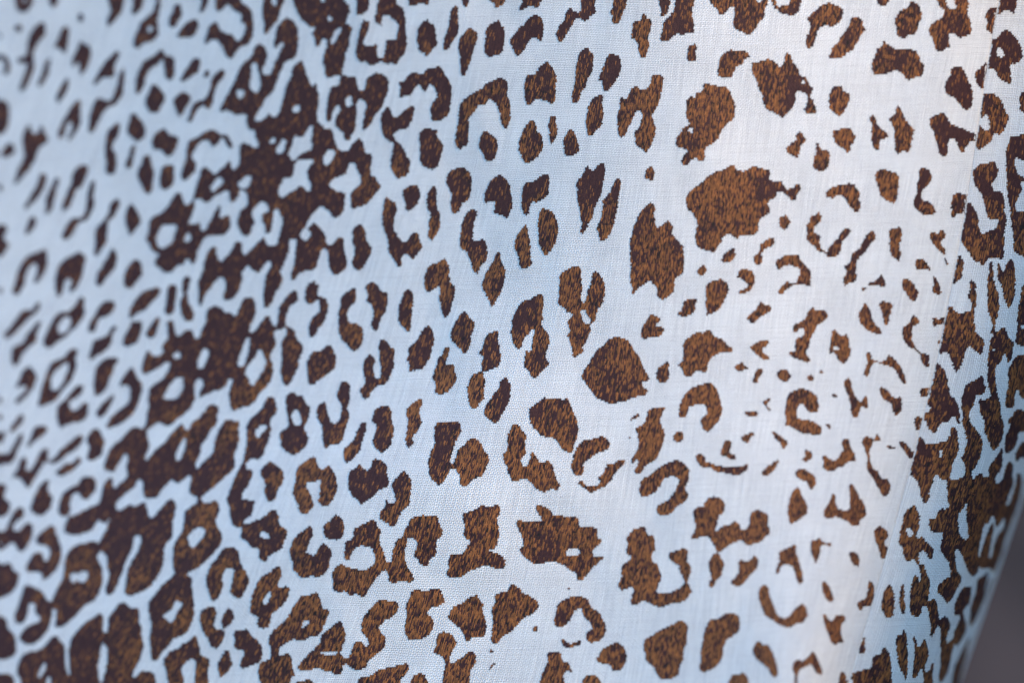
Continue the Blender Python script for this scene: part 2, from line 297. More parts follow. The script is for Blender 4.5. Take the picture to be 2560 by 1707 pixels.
'21': '''
0 0 6 0 3 2 0 4
16 0 25 0 26 4 31 5 33 10 36 15 30 22 26 28 20 32 14 34 10 35 8 30 9 21 13 16 17 13 18 8
47 0 62 0 61 3 56 6 52 7 50 5 49 2
80 0 86 0 83 1
0 18 3 21 3 27 1 33 2 36 0 40
56 19 62 14 66 13 70 14 72 22 70 30 66 34 62 37 59 35 59 30 57 26
85 14 87 16 88 22 87 31 89 35 91 44 90 53 86 60 83 64 80 61 78 59 80 55 80 47 82 39 79 36 78 30 79 20
100 0 115 0 119 6 120 12 119 20 116 27 111 30 108 37 103 40 101 36 100 31 101 22 98 16 96 11 97 5
145 4 150 7 155 12 155 20 157 28 156 37 153 43 148 42 145 40 140 39 141 32 140 28 136 28 132 30 131 25 133 17 138 8
41 24 44 26 50 30 51 35 49 44 48 52 51 58 56 65 61 64 63 59 66 57 71 58 72 64 74 69 72 74 68 79 65 81 61 77 56 78 55 86 53 89 49 83 43 74 43 66 40 55 37 49 38 38 39 28
118 36 123 36 125 39 122 47 121 57 121 63 123 65 126 64 130 63 133 67 134 76 133 83 128 87 125 94 122 93 120 89 118 82 115 75 112 73 108 69 109 59 110 50 113 42
143 75 146 77 147 84 150 90 150 98 148 107 144 116 140 123 138 125 135 119 132 113 129 106 131 98 135 89 139 83
16 49 20 51 22 56 23 64 27 69 27 77 23 83 20 89 15 91 11 88 10 83 12 76 12 71 10 66 11 60 10 55
0 58 1 63 1 74 4 79 5 86 2 91 0 92
94 80 97 84 99 89 99 97 101 103 104 107 104 113 101 124 98 133 94 134 92 129 91 122 89 117 91 111 89 106 83 110 79 112 76 107 76 99 78 91 84 85 90 84
11 107 13 107 14 114 12 121 8 124 5 132 8 140 13 140 18 143 20 149 18 158 0 158 0 121 3 113
29 101 33 105 36 110 41 111 43 117 41 128 36 136 34 144 32 147 28 144 27 140 29 134 29 127 27 122 23 119 24 113 22 107 24 104
58 110 64 110 66 118 65 128 64 136 63 146 60 148 57 144 52 138 52 131 53 123 56 116
79 142 83 145 85 152 84 158 69 158 72 150
112 129 116 132 118 136 123 139 121 147 119 153 119 158 101 158 100 153 102 144 106 136
143 147 144 150 143 153 144 158 131 158 133 151
36 156 39 155 41 158 35 158
156 147 158 144 158 149 156 149
'''.lstrip(),
'22': '''
4 0 18 0 17 4 13 8 10 8 7 5
26 12 29 14 31 18 29 22 30 30 32 34 35 34 36 28 36 21 34 17 35 9 34 3 36 0 42 0 44 4 49 7 48 16 48 22 46 29 43 35 40 39 34 40 30 43 27 47 24 52 20 52 18 48 17 44 21 40 21 34 20 27 20 21 22 15
0 38 5 37 8 41 8 48 7 56 5 61 7 65 6 73 3 80 1 86 0 88
-0 60 1 61 0 66
61 6 66 2 69 0 85 0 83 6 82 14 78 19 75 25 68 26 62 27 62 20 60 16 62 12
97 4 100 5 98 12 96 21 100 20 104 22 104 28 106 32 104 38 100 43 96 47 89 48 86 46 87 40 84 34 84 30 87 23 88 16 92 12 94 7
102 0 118 0 117 6 114 10 110 10 110 6 106 4
132 0 143 0 145 7 147 13 145 21 141 24 136 26 131 27 130 30 132 36 131 44 131 53 127 56 124 61 119 60 117 57 116 49 115 44 117 37 119 31 124 29 128 27 129 24 128 20 130 14 126 10 130 5
151 33 153 36 156 38 156 46 155 53 151 60 148 66 145 72 141 75 137 72 133 70 131 64 132 60 137 53 141 46 145 42 145 36
74 52 74 57 72 62 72 69 74 74 71 79 68 84 65 88 66 93 62 97 59 94 59 87 60 80 61 72 59 66 61 60 66 56
38 59 43 59 46 64 46 71 48 79 47 87 45 95 41 99 37 102 32 98 29 95 29 88 32 81 31 75 27 73 29 68 31 62
20 73 23 76 22 83 19 91 17 100 13 105 8 110 3 110 2 106 1 100 6 95 11 90 14 82
17 111 19 116 24 118 27 114 29 108 35 108 39 111 42 114 42 121 44 128 42 133 37 135 32 138 28 143 23 146 18 149 15 145 11 142 7 136 6 128 8 119 14 115
58 118 61 122 64 128 64 136 63 146 61 151 56 155 51 158 36 158 40 149 40 143 42 146 46 149 50 146 48 138 46 131 51 124
87 75 92 73 99 74 106 73 110 78 109 84 106 89 104 95 102 101 100 109 102 112 105 106 107 99 112 95 116 90 121 88 127 92 130 98 135 104 135 111 131 119 129 124 122 125 118 130 115 132 109 131 108 123 105 118 101 116 98 121 94 128 89 132 86 129 81 124 80 117 80 108 82 100 86 94 85 87 85 82
158 78 158 126 153 121 153 116 149 110 148 104 153 97 152 89 155 82
125 153 129 150 134 151 138 152 142 149 146 154 143 158 114 158 120 156
'''.lstrip(),
'23': '''
0 7 1 10 1 17 0 20
34 0 53 0 52 7 49 12 45 13 42 10 36 7 35 3
24 9 28 6 31 8 33 13 36 16 35 25 36 31 39 37 40 42 43 46 46 45 46 40 48 32 51 25 56 22 58 17 61 11 63 6 68 4 77 2 83 4 88 3 90 10 93 17 92 22 88 25 87 34 87 39 82 42 79 49 75 49 71 46 71 43 66 40 69 33 69 28 66 24 61 24 60 29 58 36 59 45 62 52 66 60 63 65 59 63 53 63 47 66 43 61 42 54 40 53 34 58 30 64 25 70 22 77 18 77 14 75 7 76 4 71 0 69 0 49 5 50 10 52 14 52 19 54 25 51 31 46 30 39 28 33 22 31 16 31 12 34 9 39 7 43 3 43 2 38 4 33 2 28 7 26 11 22 12 15
112 0 143 0 143 8 145 17 144 25 141 33 137 34 135 36 141 37 148 40 151 47 148 52 142 52 136 49 130 49 123 52 117 54 112 58 106 60 99 59 96 57 98 51 98 43 101 38 107 38 112 37 115 31 119 27 114 24 112 19 113 12 111 6
-118 0 122 0 120 1
35 80 40 81 48 81 53 86 50 92 46 97 40 99 37 103 34 105 36 110 39 113 41 117 39 124 36 127 30 132 25 136 22 142 16 145 11 144 7 141 3 137 0 141 0 148 0 133 5 135 8 130 11 122 15 118 19 119 20 122 23 123 25 119 22 114 19 110 18 104 20 97 24 91 30 85
0 101 2 108 2 118 0 125
64 73 68 71 72 71 78 73 83 70 91 71 93 76 95 81 91 85 84 87 80 90 80 94 84 98 85 104 82 110 77 115 70 116 63 117 59 112 58 103 60 95 59 86 62 79
116 79 120 77 125 75 126 80 130 84 130 91 132 98 133 106 131 114 127 115 120 115 117 118 114 117 112 112 108 106 103 102 98 97 100 91 103 86 109 84
156 67 158 67 158 108 152 111 145 118 142 120 137 118 138 110 139 98 138 89 141 81 141 76 147 73 153 72
92 110 99 111 103 114 106 121 103 125 100 131 99 136 102 139 106 135 112 132 116 128 121 128 124 133 122 140 118 147 115 158 94 158 93 150 95 142 94 134 89 131 84 128 87 122 87 115
137 126 141 127 139 129 136 128
140 137 141 139 138 142 136 145 135 144 138 139
15 154 20 151 27 150 32 145 40 143 48 141 55 140 60 138 62 144 58 149 54 156 52 158 45 158 40 156 36 158 15 158
64 153 68 149 74 148 78 152 80 158 63 158
'''.lstrip(),
'30': '''
6 9 9 2 11 0 28 0 25 5 21 8 18 6 15 6 12 8 9 9
0 38 3 31 6 25 10 24 14 18 18 15 22 14 26 16 28 20 29 25 28 34 26 39 23 36 19 35 15 38 13 43 9 48 6 52 3 52 1 47 0 43
41 29 43 24 47 20 49 12 54 7 57 11 63 10 64 0 77 0 76 6 77 11 72 15 69 19 64 19 62 17 58 18 55 24 51 29 48 35 44 39 42 37 40 33
93 0 105 0 105 6 102 11 100 16 98 21 95 22 91 20 92 14 89 12 92 7
119 14 122 13 124 17 128 19 127 27 125 35 126 41 124 47 122 53 118 53 117 48 115 46 115 41 112 36 109 35 110 28 111 21 115 19 118 19
134 0 145 0 144 6 143 11 139 15 136 14 137 8 135 4
150 0 158 0 158 31 152 31 147 34 143 38 136 38 136 34 138 28 139 21 142 17 146 13 149 7
64 46 70 44 72 49 75 51 74 61 73 67 69 73 67 80 63 86 62 92 58 95 55 93 55 86 57 76 58 64 60 53
85 57 88 51 93 50 98 52 100 57 100 65 97 71 93 77 89 82 85 85 83 80 82 75 79 73 82 65
32 57 36 61 39 66 41 73 40 80 40 89 38 94 35 95 33 93 28 93 26 91 22 91 19 94 16 97 12 94 11 86 11 77 13 71 15 69 20 69 24 63 28 59
128 70 133 69 139 71 138 80 136 90 133 98 129 105 130 112 132 119 130 127 127 135 123 140 119 137 114 134 113 127 112 122 116 117 119 109 119 105 117 102 114 102 111 108 108 115 104 123 100 126 97 123 97 117 96 110 98 100 99 92 101 89 103 92 106 89 109 82 114 79 117 82 121 83 125 80 127 76
83 87 83 95 84 106 82 115 77 120 73 125 70 125 68 121 68 115 67 111 69 102 70 97 74 91 78 88
15 112 20 111 22 117 23 121 27 124 28 133 26 141 21 146 17 149 11 149 9 144 6 138 6 131 8 125 11 118
36 107 40 107 40 113 42 119 40 127 36 132 34 128 34 121 33 117 34 110
53 119 57 122 59 128 62 137 59 141 55 143 51 144 48 141 47 134 48 126
157 117 158 117 158 135 152 135 150 131 153 124
68 153 69 151 71 155 70 158 66 158
78 152 83 150 85 153 85 158 75 158
125 154 129 154 132 158 122 158
156 147 158 145 158 152 156 150
'''.lstrip(),
'31': '''
8 25 10 15 13 11 19 10 25 6 31 2 34 5 34 14 33 22 27 27 23 29 18 29 16 34 15 40 11 40 9 35
26 36 32 35 37 38 41 46 42 53 41 62 38 69 34 75 30 78 27 73 24 66 24 59 23 53 24 44
12 49 14 54 16 63 17 72 17 80 18 86 14 89 10 90 6 87 6 81 4 75 2 69 3 62 8 54
68 0 85 0 84 7 83 15 80 25 78 30 75 35 74 42 70 49 67 56 64 58 62 55 64 50 63 43 62 35 60 28 59 23 60 17 58 14 61 8 65 3
-71 0 76 0 74 1
94 9 99 8 100 14 98 24 97 33 95 42 93 51 90 57 87 62 83 65 80 62 79 57 77 53 80 46 82 40 83 32 83 27 88 22 91 17
123 0 131 0 130 7 129 9 125 8 122 7
127 29 131 33 130 40 131 45 133 52 138 49 143 46 147 50 147 58 151 63 156 67 158 72 158 94 152 97 149 103 149 110 145 114 141 117 137 118 133 115 133 109 129 104 127 101 123 103 118 106 114 110 111 114 109 113 110 108 108 101 109 92 108 82 108 72 108 65 110 57 111 50 114 46 116 40 121 34
57 87 62 88 63 93 64 102 64 111 63 119 66 121 68 117 69 110 72 103 73 97 74 93 79 93 82 97 85 104 85 113 83 122 79 127 77 133 75 139 72 141 72 146 70 151 68 158 52 158 52 153 50 151 53 147 51 141 50 139 54 135 56 131 50 130 49 127 45 124 42 121 43 112 43 104 43 99 45 94 50 91
-63 129 67 127 68 132 71 135 72 138 69 141 66 139 64 134
0 138 2 131 5 124 11 119 16 118 21 115 25 113 28 115 29 121 28 128 28 135 27 140 30 146 33 150 35 157 21 158 19 152 21 148 18 145 16 149 10 155 8 158 0 158
118 150 119 143 123 138 127 132 131 133 136 135 136 138 132 141 132 144 135 142 139 145 138 149 135 152 130 152 124 154 120 154 118 152
153 130 158 129 158 135 152 133
88 156 96 153 104 155 106 158 86 158
'''.lstrip(),
'32': '''
0 0 9 0 8 6 4 6
18 0 34 0 33 5 31 9 31 15 34 20 31 24 26 28 22 33 18 33 16 28 11 23 11 16 12 9 16 9 18 5
54 0 66 0 64 5 66 9 61 12 57 15 55 11 55 5
85 2 88 0 106 0 110 5 114 10 118 16 121 24 124 30 126 34 123 37 119 37 120 41 124 44 122 49 116 50 109 52 103 55 96 56 90 57 84 54 78 52 74 47 69 41 67 37 63 33 64 29 69 21 73 15 77 8
29 51 34 53 40 52 47 53 51 52 53 57 56 63 59 71 61 78 60 86 58 92 56 96 55 101 50 101 45 97 41 91 37 88 33 87 27 87 24 84 20 80 17 75 15 68 16 61 23 56
142 17 144 20 144 28 144 33 140 37 135 37 132 32 133 25 138 21
158 20 158 26 151 22 155 20
115 66 117 68 112 71 107 73 110 69
141 60 138 65 136 72 138 79 140 83 139 92 136 100 132 108 127 111 122 114 120 119 115 121 111 119 114 115 116 110 114 108 112 111 109 110 111 105 115 98 116 89 113 80 118 77 122 72 124 65 129 61 135 61
158 53 158 72 153 68 153 64 155 56
107 87 109 87 108 90
152 82 158 82 158 92 152 92 147 88
82 86 86 88 90 93 88 98 82 101 75 104 70 108 66 112 66 119 62 123 58 122 54 117 55 110 57 102 61 94 67 90 75 89
103 108 103 112 98 116 94 121 91 127 87 131 82 134 76 137 71 138 67 135 62 132 60 129 64 128 69 132 75 132 80 130 81 128 78 125 82 122 85 117 88 111 92 112 97 109
0 77 5 76 8 80 13 86 12 94 12 103 8 107 9 113 13 114 16 108 18 101 21 104 24 108 25 111 30 110 34 109 38 116 40 124 44 132 41 136 36 135 30 138 24 136 19 132 16 128 12 125 6 127 0 127
31 106 33 107 31 108
116 137 118 129 121 125 127 122 131 118 138 113 146 110 152 109 158 112 158 145 154 149 149 154 145 158 131 158 132 152 137 148 143 145 147 140 151 133 153 127 149 124 143 124 139 126 136 132 131 138 125 141 119 142 117 139
22 150 28 151 34 155 36 158 24 158
'''.lstrip(),
'33': '''
3 8 10 8 18 8 25 9 27 6 24 0 36 0 38 3 45 3 52 5 59 4 61 9 63 14 69 13 76 14 79 18 78 22 82 26 80 30 75 33 74 38 76 41 82 41 85 40 83 43 77 48 72 53 68 58 64 62 59 62 59 56 54 53 49 50 44 47 37 45 30 46 24 48 18 46 12 42 7 36 7 33 10 30 10 24 6 17
-50 36 54 33 60 34 62 38 57 40 51 40
78 4 82 1 83 3 79 5
132 0 148 0 142 2 136 2
0 67 6 69 9 74 15 76 21 80 24 84 23 89 17 94 11 97 5 102 0 107
51 69 52 67 53 69 52 71
18 107 22 104 24 107 22 110
41 86 46 81 53 78 61 77 68 79 71 82 73 87 79 91 83 97 86 104 85 111 81 117 75 119 70 119 68 114 68 110 73 107 71 101 67 97 64 93 64 88 60 89 56 93 53 99 49 103 44 105 38 103 40 94
45 117 48 116 52 120 57 119 63 117 63 121 57 123 50 124 46 122
31 130 37 128 44 128 46 136 51 137 54 143 55 146 49 146 47 151 47 158 25 158 27 149 30 142 33 136
66 151 73 149 79 152 85 158 65 158
79 132 82 126 89 122 96 119 102 123 105 130 104 138 100 144 94 146 91 144 90 140 84 139 77 136
107 20 113 15 118 14 122 13 124 20 129 21 131 27 131 35 128 39 129 45 133 48 136 54 137 60 135 65 133 70 134 74 140 74 147 73 153 70 158 69 158 81 151 83 145 84 138 87 130 85 124 82 120 81 115 84 109 85 109 79 111 72 110 69 105 70 100 72 97 66 100 60 100 53 101 48 107 45 109 40 104 37 106 29 104 25
98 39 101 39 99 40
145 37 152 35 158 34 158 58 154 54 153 49 148 46 143 42
156 98 158 98 158 133 155 138 153 147 150 151 143 153 137 153 133 149 130 143 123 136 122 129 120 124 122 116 128 113 136 108 144 104 150 101
'''.lstrip(),
'40': '''
0 0 9 0 9 8 8 15 10 21 10 29 7 31 3 30 0 30
26 0 76 0 76 8 74 16 69 22 65 28 61 32 57 31 52 29 47 26 46 20 47 14 47 8 44 6 41 10 37 14 33 13 30 8 26 4
-67 0 73 0 71 2 67 1
81 0 108 0 107 7 104 13 99 14 90 13 86 9 83 7
-86 0 101 0 97 4 90 6 86 5
133 3 138 4 146 8 147 13 145 20 138 24 130 24 125 27 123 31 121 40 117 44 114 45 113 40 112 36 115 30 117 25 115 20 113 18 117 14 122 9 127 5
155 17 158 16 158 43 151 48 147 53 140 54 134 53 136 48 137 43 143 38 145 33 151 26
12 41 12 50 11 56 2 56 4 50 4 44 7 42
32 64 33 56 37 50 43 46 50 47 57 47 60 49 62 53 58 54 54 59 49 61 47 66 44 71 37 72 33 70 31 66
19 78 22 76 25 78 30 79 36 79 41 81 44 86 47 93 48 98 47 107 43 112 39 115 36 120 33 126 28 132 21 136 20 145 17 149 14 147 12 145 7 148 3 152 0 154 0 143 4 141 4 137 0 135 0 120 4 115 8 116 5 112 2 107 2 100 2 94 7 89 11 90 12 86 17 84
-5 118 8 117 9 121 7 122 4 121
63 58 70 57 76 55 81 55 85 58 88 61 92 59 93 50 96 49 99 52 101 57 106 64 108 70 113 71 116 78 120 81 118 85 117 89 120 93 121 97 123 103 119 105 113 104 111 100 114 95 114 89 112 86 106 83 104 85 103 93 100 99 96 104 92 108 89 107 83 103 77 101 74 96 73 90 71 84 68 79 67 73 64 68 63 63
-109 74 112 75 112 77 109 77
140 79 146 79 148 84 154 87 153 93 150 99 146 105 141 106 137 102 134 99 134 91 136 82
108 121 111 125 113 129 109 133 107 139 106 145 101 143 96 141 94 137 98 132 103 129 104 123
122 130 125 132 127 137 134 139 135 143 134 152 131 156 125 157 120 154 119 151 121 142 122 135
137 121 142 120 146 118 151 117 155 118 156 122 158 124 158 130 154 134 155 139 150 140 146 136 141 133 138 128
41 154 45 151 48 155 50 158 38 158
61 155 66 153 72 156 77 156 79 158 59 158
'''.lstrip(),
'41': '''
5 20 11 15 18 10 22 6 28 2 31 0 35 1 36 0 79 0 79 6 80 9 86 9 91 10 93 15 96 17 101 15 106 12 108 18 104 22 104 26 100 27 95 23 89 19 86 20 85 24 80 27 78 31 80 37 76 41 71 44 69 49 69 55 65 59 59 59 54 59 50 62 45 60 42 58 37 61 35 66 31 71 28 76 25 74 18 72 13 69 11 62 12 55 13 49 11 43 8 39 4 35 2 29 3 24
-51 0 58 0 54 1
0 76 1 81 0 88
46 70 48 77 45 83 41 85 38 84 35 83 37 77 41 74
13 91 15 88 20 87 22 91 19 95 16 96 13 94
21 115 21 106 25 102 30 100 36 100 41 104 42 111 39 117 36 123 31 129 25 131 21 134 22 128 20 124
0 119 5 118 12 117 12 122 10 129 4 133 0 135
51 93 53 90 57 90 63 92 66 96 66 101 64 107 60 111 56 112 51 112 52 110 57 108 60 105 58 103 55 101 53 99 49 98
70 74 70 69 74 65 79 62 83 61 84 65 82 68 77 71 72 75 72 78 73 81 72 85 68 86 64 83 65 78 69 75
88 43 92 42 95 40 97 44 100 47 97 50 93 55 90 52 88 49
123 0 131 0 127 1
131 20 134 17 140 14 150 12 158 12 158 35 152 31 149 27 145 23 141 22 139 25 135 25 131 23
113 50 116 47 117 42 122 40 125 38 127 42 125 48 121 51 120 55 122 58 126 59 125 66 127 70 129 73 132 74 134 70 138 66 142 62 144 57 148 53 153 52 155 56 151 60 147 64 145 71 143 77 138 79 133 80 131 76 127 75 124 74 121 70 116 66 113 63 114 57
85 86 86 82 91 79 98 77 105 77 108 82 112 86 117 92 117 99 117 105 111 105 104 104 100 106 95 109 91 113 87 113 88 108 92 105 95 101 98 103 104 102 106 96 107 90 102 88 98 86 93 87 89 90 87 91
58 135 62 131 67 127 70 121 73 121 76 124 79 123 81 128 76 131 71 134 67 138 64 140 61 138
119 125 122 128 130 128 133 133 129 138 123 142 121 147 117 153 113 158 101 158 105 154 110 152 111 147 108 145 103 148 100 147 102 141 109 138 113 133 115 129
148 88 153 84 156 78 158 76 158 101 152 103 148 106 147 100 150 93
136 150 139 145 142 149 146 152 150 150 152 154 150 158 136 158
3 155 8 151 13 147 18 149 23 145 26 148 29 152 34 154 37 158 0 158
70 158 75 155 82 158
'''.lstrip(),
'42': '''
0 0 37 0 40 3 44 4 45 8 41 10 36 10 30 12 25 16 23 22 21 28 15 27 11 28 8 31 4 32 0 29 0 19 3 17 0 15
61 4 66 1 71 0 73 0 82 0 79 2 74 5 73 8 75 11 79 13 79 16 75 17 70 14 66 10 63 8
103 0 115 0 116 4 113 8 114 13 117 18 112 19 107 17 101 15 98 12 97 10 102 9 103 5
136 0 150 0 153 6 155 10 152 15 149 19 145 19 141 15 139 10 134 10 135 4
-138 3 141 3 143 6 141 8 138 7
47 23 51 20 54 19 57 22 60 25 56 26 52 27 49 26
67 26 73 25 72 29 70 34 68 38 64 37 65 31
86 28 90 26 95 26 99 30 98 34 95 36 90 36 87 33
114 32 118 30 120 33 118 36 115 35
125 26 128 27 128 30 125 29
148 36 152 33 155 36 156 42 158 50 158 70 155 66 154 58 152 50 149 45 148 40
3 47 8 42 15 40 22 38 28 39 31 44 33 49 35 56 36 63 34 70 29 77 24 82 20 82 17 78 16 73 18 69 22 66 22 63 20 59 18 57 14 57 9 59 5 60 4 64 3 68 0 71 0 53
137 47 141 49 141 52 137 50
76 53 81 51 79 55 77 58 80 62 78 64 76 60 73 56
56 64 62 63 69 65 68 68 62 69 57 67
95 52 98 47 104 44 109 43 116 45 122 49 124 55 125 61 122 65 118 65 113 62 110 57 107 57 105 62 105 69 109 71 116 72 123 75 127 79 126 85 121 86 115 84 109 84 102 80 97 77 93 76 95 72 93 66 94 58
131 76 134 76 136 79 133 80
53 87 58 85 64 83 66 85 62 88 60 92 57 93 54 90
81 81 86 84 92 88 96 92 95 96 91 98 90 95 87 91 83 87
36 95 39 90 44 92 44 97 43 102 48 104 48 107 44 108 40 106 34 104 35 99
151 88 153 91 154 97 157 104 158 109 152 110 147 114 142 115 138 119 133 119 128 115 129 110 127 106 131 105 135 108 141 108 144 103 147 99 146 94 145 92
112 99 117 101 119 105 117 108 113 110 109 109 111 106 112 103
12 104 16 103 20 105 21 110 24 110 29 113 36 114 46 115 54 114 59 112 60 115 57 119 52 122 47 123 42 121 34 120 28 118 24 115 18 115 14 112 12 108
88 108 86 114 82 119 78 123 73 122 73 118 78 114 84 110
0 112 4 115 6 120 5 127 2 132 0 135
0 136 4 139 4 144 0 150
108 116 112 117 117 120 120 122 122 128 120 134 116 135 113 129 109 127 104 124 103 120
105 133 108 138 111 144 114 151 114 158 96 158 97 148 99 140
19 148 24 143 30 142 36 145 38 149 36 158 9 158 11 153 16 152 19 151
62 158 68 154 72 158
137 139 140 141 140 148 143 154 150 156 154 153 153 146 153 138 152 131 154 130 158 134 158 158 130 158 132 150 135 145
'''.lstrip(),
'43': '''
9 0 35 0 32 5 31 12 29 16 31 17 36 13 44 11 46 8 51 10 53 15 57 16 60 12 61 6 62 0 73 0 78 3 78 11 80 18 76 22 71 27 64 29 60 31 56 28 52 26 46 28 40 32 36 35 32 36 29 32 26 26 23 23 17 23 11 24 7 24 10 18 11 10
97 0 115 0 109 5 103 9 99 10 97 6
129 0 158 0 158 13 152 9 146 6 139 4 133 6 130 4
0 34 4 34 4 40 3 45 7 50 7 56 5 62 4 65 8 71 6 76 1 80 0 80 0 68 2 64 0 58
32 37 34 40 38 48 36 54 35 59 30 63 28 68 24 69 24 64 26 60 24 54 23 46 27 39
52 44 58 45 62 43 66 40 69 45 67 53 62 57 58 63 54 67 48 67 43 64 48 60 51 54 51 49
88 37 95 33 103 30 104 38 107 46 109 55 110 62 108 66 105 64 103 57 101 51 97 48 92 48 89 52 87 57 85 56 86 50 88 45
117 27 121 26 125 23 128 27 135 28 135 31 127 30 126 35 124 42 122 47 120 43 117 36
152 36 156 36 158 38 158 50 154 43
127 66 129 63 132 65 136 72 138 79 136 82 132 80 129 75
70 70 75 66 78 69 79 75 82 83 85 91 89 96 94 97 99 93 104 87 109 84 113 88 114 95 110 101 104 102 98 106 94 105 88 103 82 99 75 94 72 86 69 78
24 99 30 98 36 95 38 93 44 92 51 95 52 102 51 109 45 114 40 117 37 126 36 134 31 141 25 145 18 146 15 143 16 134 16 125 18 118 19 110 22 103
0 102 4 103 4 112 2 121 0 128
128 94 131 94 134 99 138 98 141 94 147 94 149 98 145 104 145 112 147 119 142 120 140 122 136 119 133 112 130 104
70 118 73 121 78 122 82 128 85 137 87 146 85 152 81 149 77 142 72 138 67 134 64 128 65 122
103 136 110 136 115 132 119 128 123 133 126 141 128 146 126 149 121 146 118 140 113 141 108 144 105 149 105 158 102 158 102 150 100 143
145 146 149 148 150 154 149 158 142 158 143 151
158 150 158 158 152 158
44 150 50 149 55 147 59 151 60 158 42 158
'''.lstrip(),
'50': '''
0 17 6 17 9 21 11 28 8 31 6 36 2 40 0 41
21 0 34 0 32 4 27 5 23 4
0 121 3 126 0 129
54 1 59 4 63 9 63 16 60 22 58 30 54 33 50 33 48 36 43 35 40 31 39 26 38 19 41 12 45 9 50 7
75 0 84 0 86 5 90 8 94 7 91 0 105 0 106 6 105 11 107 17 109 26 108 31 102 34 98 35 94 32 89 31 88 36 89 43 85 45 80 48 76 46 74 39 71 33 69 28 73 21 79 18 83 14 83 9 78 4
-85 0 90 0 93 4 95 7 90 8 87 6
133 0 150 0 149 9 147 12 142 10 138 11 134 13 132 8
125 8 131 8 132 14 130 23 128 32 125 30 122 27 123 20 121 15
127 40 132 35 137 29 142 28 147 32 152 39 155 46 155 54 149 59 146 58 144 62 145 73 144 77 138 75 133 71 130 65 126 63 122 69 120 77 118 81 114 79 112 73 111 68 116 63 121 58 125 54
-134 44 137 46 139 51 136 53 132 51 132 47
94 61 99 62 103 67 107 76 110 84 110 91 108 99 103 101 99 98 95 92 88 88 84 84 85 75 89 69 90 64
28 38 32 41 39 45 46 46 56 46 60 51 63 57 65 61 64 69 58 71 54 72 51 74 47 71 44 67 39 65 33 67 27 68 19 68 17 63 17 58 20 50 21 45 26 43
41 97 44 100 47 108 53 115 56 119 55 126 53 136 50 140 45 138 42 142 39 140 38 134 38 125 37 117 34 112 32 111 35 107 38 105
16 106 20 107 22 114 27 119 32 123 31 127 25 129 24 133 23 139 20 138 18 134 17 130 16 124 17 116 15 111
71 108 77 105 83 104 87 109 90 114 97 117 103 119 109 123 111 125 107 130 103 137 102 140 98 139 95 132 92 127 88 128 87 134 86 142 82 144 79 141 77 133 75 126 72 119 70 114
119 88 124 86 129 86 135 91 138 97 141 104 143 108 141 114 138 120 134 124 130 123 127 129 123 133 117 137 111 135 111 127 113 117 116 105
-120 107 122 105 124 108 125 115 124 119 120 119 117 115 117 111
158 78 158 106 154 102 153 97 154 86
144 126 150 125 158 124 158 147 154 147 150 144 148 149 150 158 142 158 140 150 140 138 143 130
113 154 118 150 122 151 127 148 131 151 134 158 111 158
27 153 33 158 26 158
61 156 66 155 70 158 60 158
'''.lstrip(),
'51': '''
20 2 24 0 28 1 32 0 38 2 42 3 42 13 41 22 39 28 37 30 33 28 29 28 27 24 24 21 22 12 20 7
60 0 71 0 72 6 70 12 66 16 63 21 63 26 67 28 71 29 75 35 75 39 70 40 64 40 60 37 56 33 55 27 58 21 58 14 60 7
104 1 106 3 105 6 103 4
0 12 3 16 6 21 6 27 7 34 4 39 3 44 2 50 1 48 2 40 0 36
110 0 133 0 131 6 128 12 129 19 136 19 139 27 139 38 141 44 139 55 139 64 138 78 137 84 134 80 130 81 126 80 121 84 119 88 115 84 110 82 106 75 102 69 98 63 96 62 97 56 99 46 99 41 95 40 93 43 90 42 89 40 91 37 89 33 91 27 91 22 88 19 92 22 99 20 101 28 103 31 107 29 111 34 115 42 115 49 119 58 125 54 131 53 133 46 129 44 123 43 121 34 119 25 115 18 111 11
142 0 158 0 158 8 154 10 155 17 152 24 149 30 150 37 155 37 157 42 158 46 158 78 152 77 147 73 147 62 145 50 144 38 142 25
-150 0 158 0 158 5 153 5
-150 28 154 26 158 24 158 36 154 36 151 35
33 55 37 53 43 52 45 57 44 63 43 70 44 78 42 83 39 81 35 78 33 70 33 61
18 55 21 58 20 63 16 67 12 74 7 78 3 83 2 88 2 95 3 100 0 102 0 77 5 72 10 63 14 57
70 58 74 56 77 58 80 55 84 56 85 62 82 63 81 67 84 72 85 77 81 76 76 70 72 65
84 80 86 82 87 87 85 86
57 83 62 81 67 83 71 90 75 97 79 103 81 111 80 113 75 113 72 109 74 105 73 98 71 92 67 91 61 91 58 91
93 80 98 78 102 85 100 92 100 98 95 102 89 106 90 97
14 103 20 101 24 97 27 96 30 104 28 106 21 105 15 106
9 107 12 108 10 110 7 109
45 101 49 99 54 102 58 108 60 114 57 119 52 118 48 112 45 107
107 100 112 103 113 112 113 123 111 135 113 148 118 154 119 158 80 158 81 148 84 136 86 124 92 126 97 131 101 131 105 127 107 120 108 117 105 117 107 108
-107 119 109 121 107 129 104 128 106 122
82 135 82 140 76 142 73 142 73 135 78 136
125 84 128 84 129 97 131 107 134 117 134 127 131 139 130 148 127 149 125 151 128 142 126 135 123 128 123 117 123 107 124 95
133 84 136 88 138 94 140 87 145 80 147 83 149 95 149 104 148 115 143 127 141 124 138 115 136 106 133 100 132 92
158 102 158 140 155 141 155 145 158 146 158 158 150 158 150 145 151 128 154 112 156 104
128 151 133 147 137 143 141 148 144 158 127 158
10 121 15 126 17 133 20 140 25 145 27 150 22 150 15 147 9 143 6 138 5 131 8 127
24 121 31 120 36 123 34 132 33 138 30 143 28 138 26 129
55 132 60 137 60 140 56 142 54 147 53 158 47 158 45 146 48 142 52 139
'''.lstrip(),
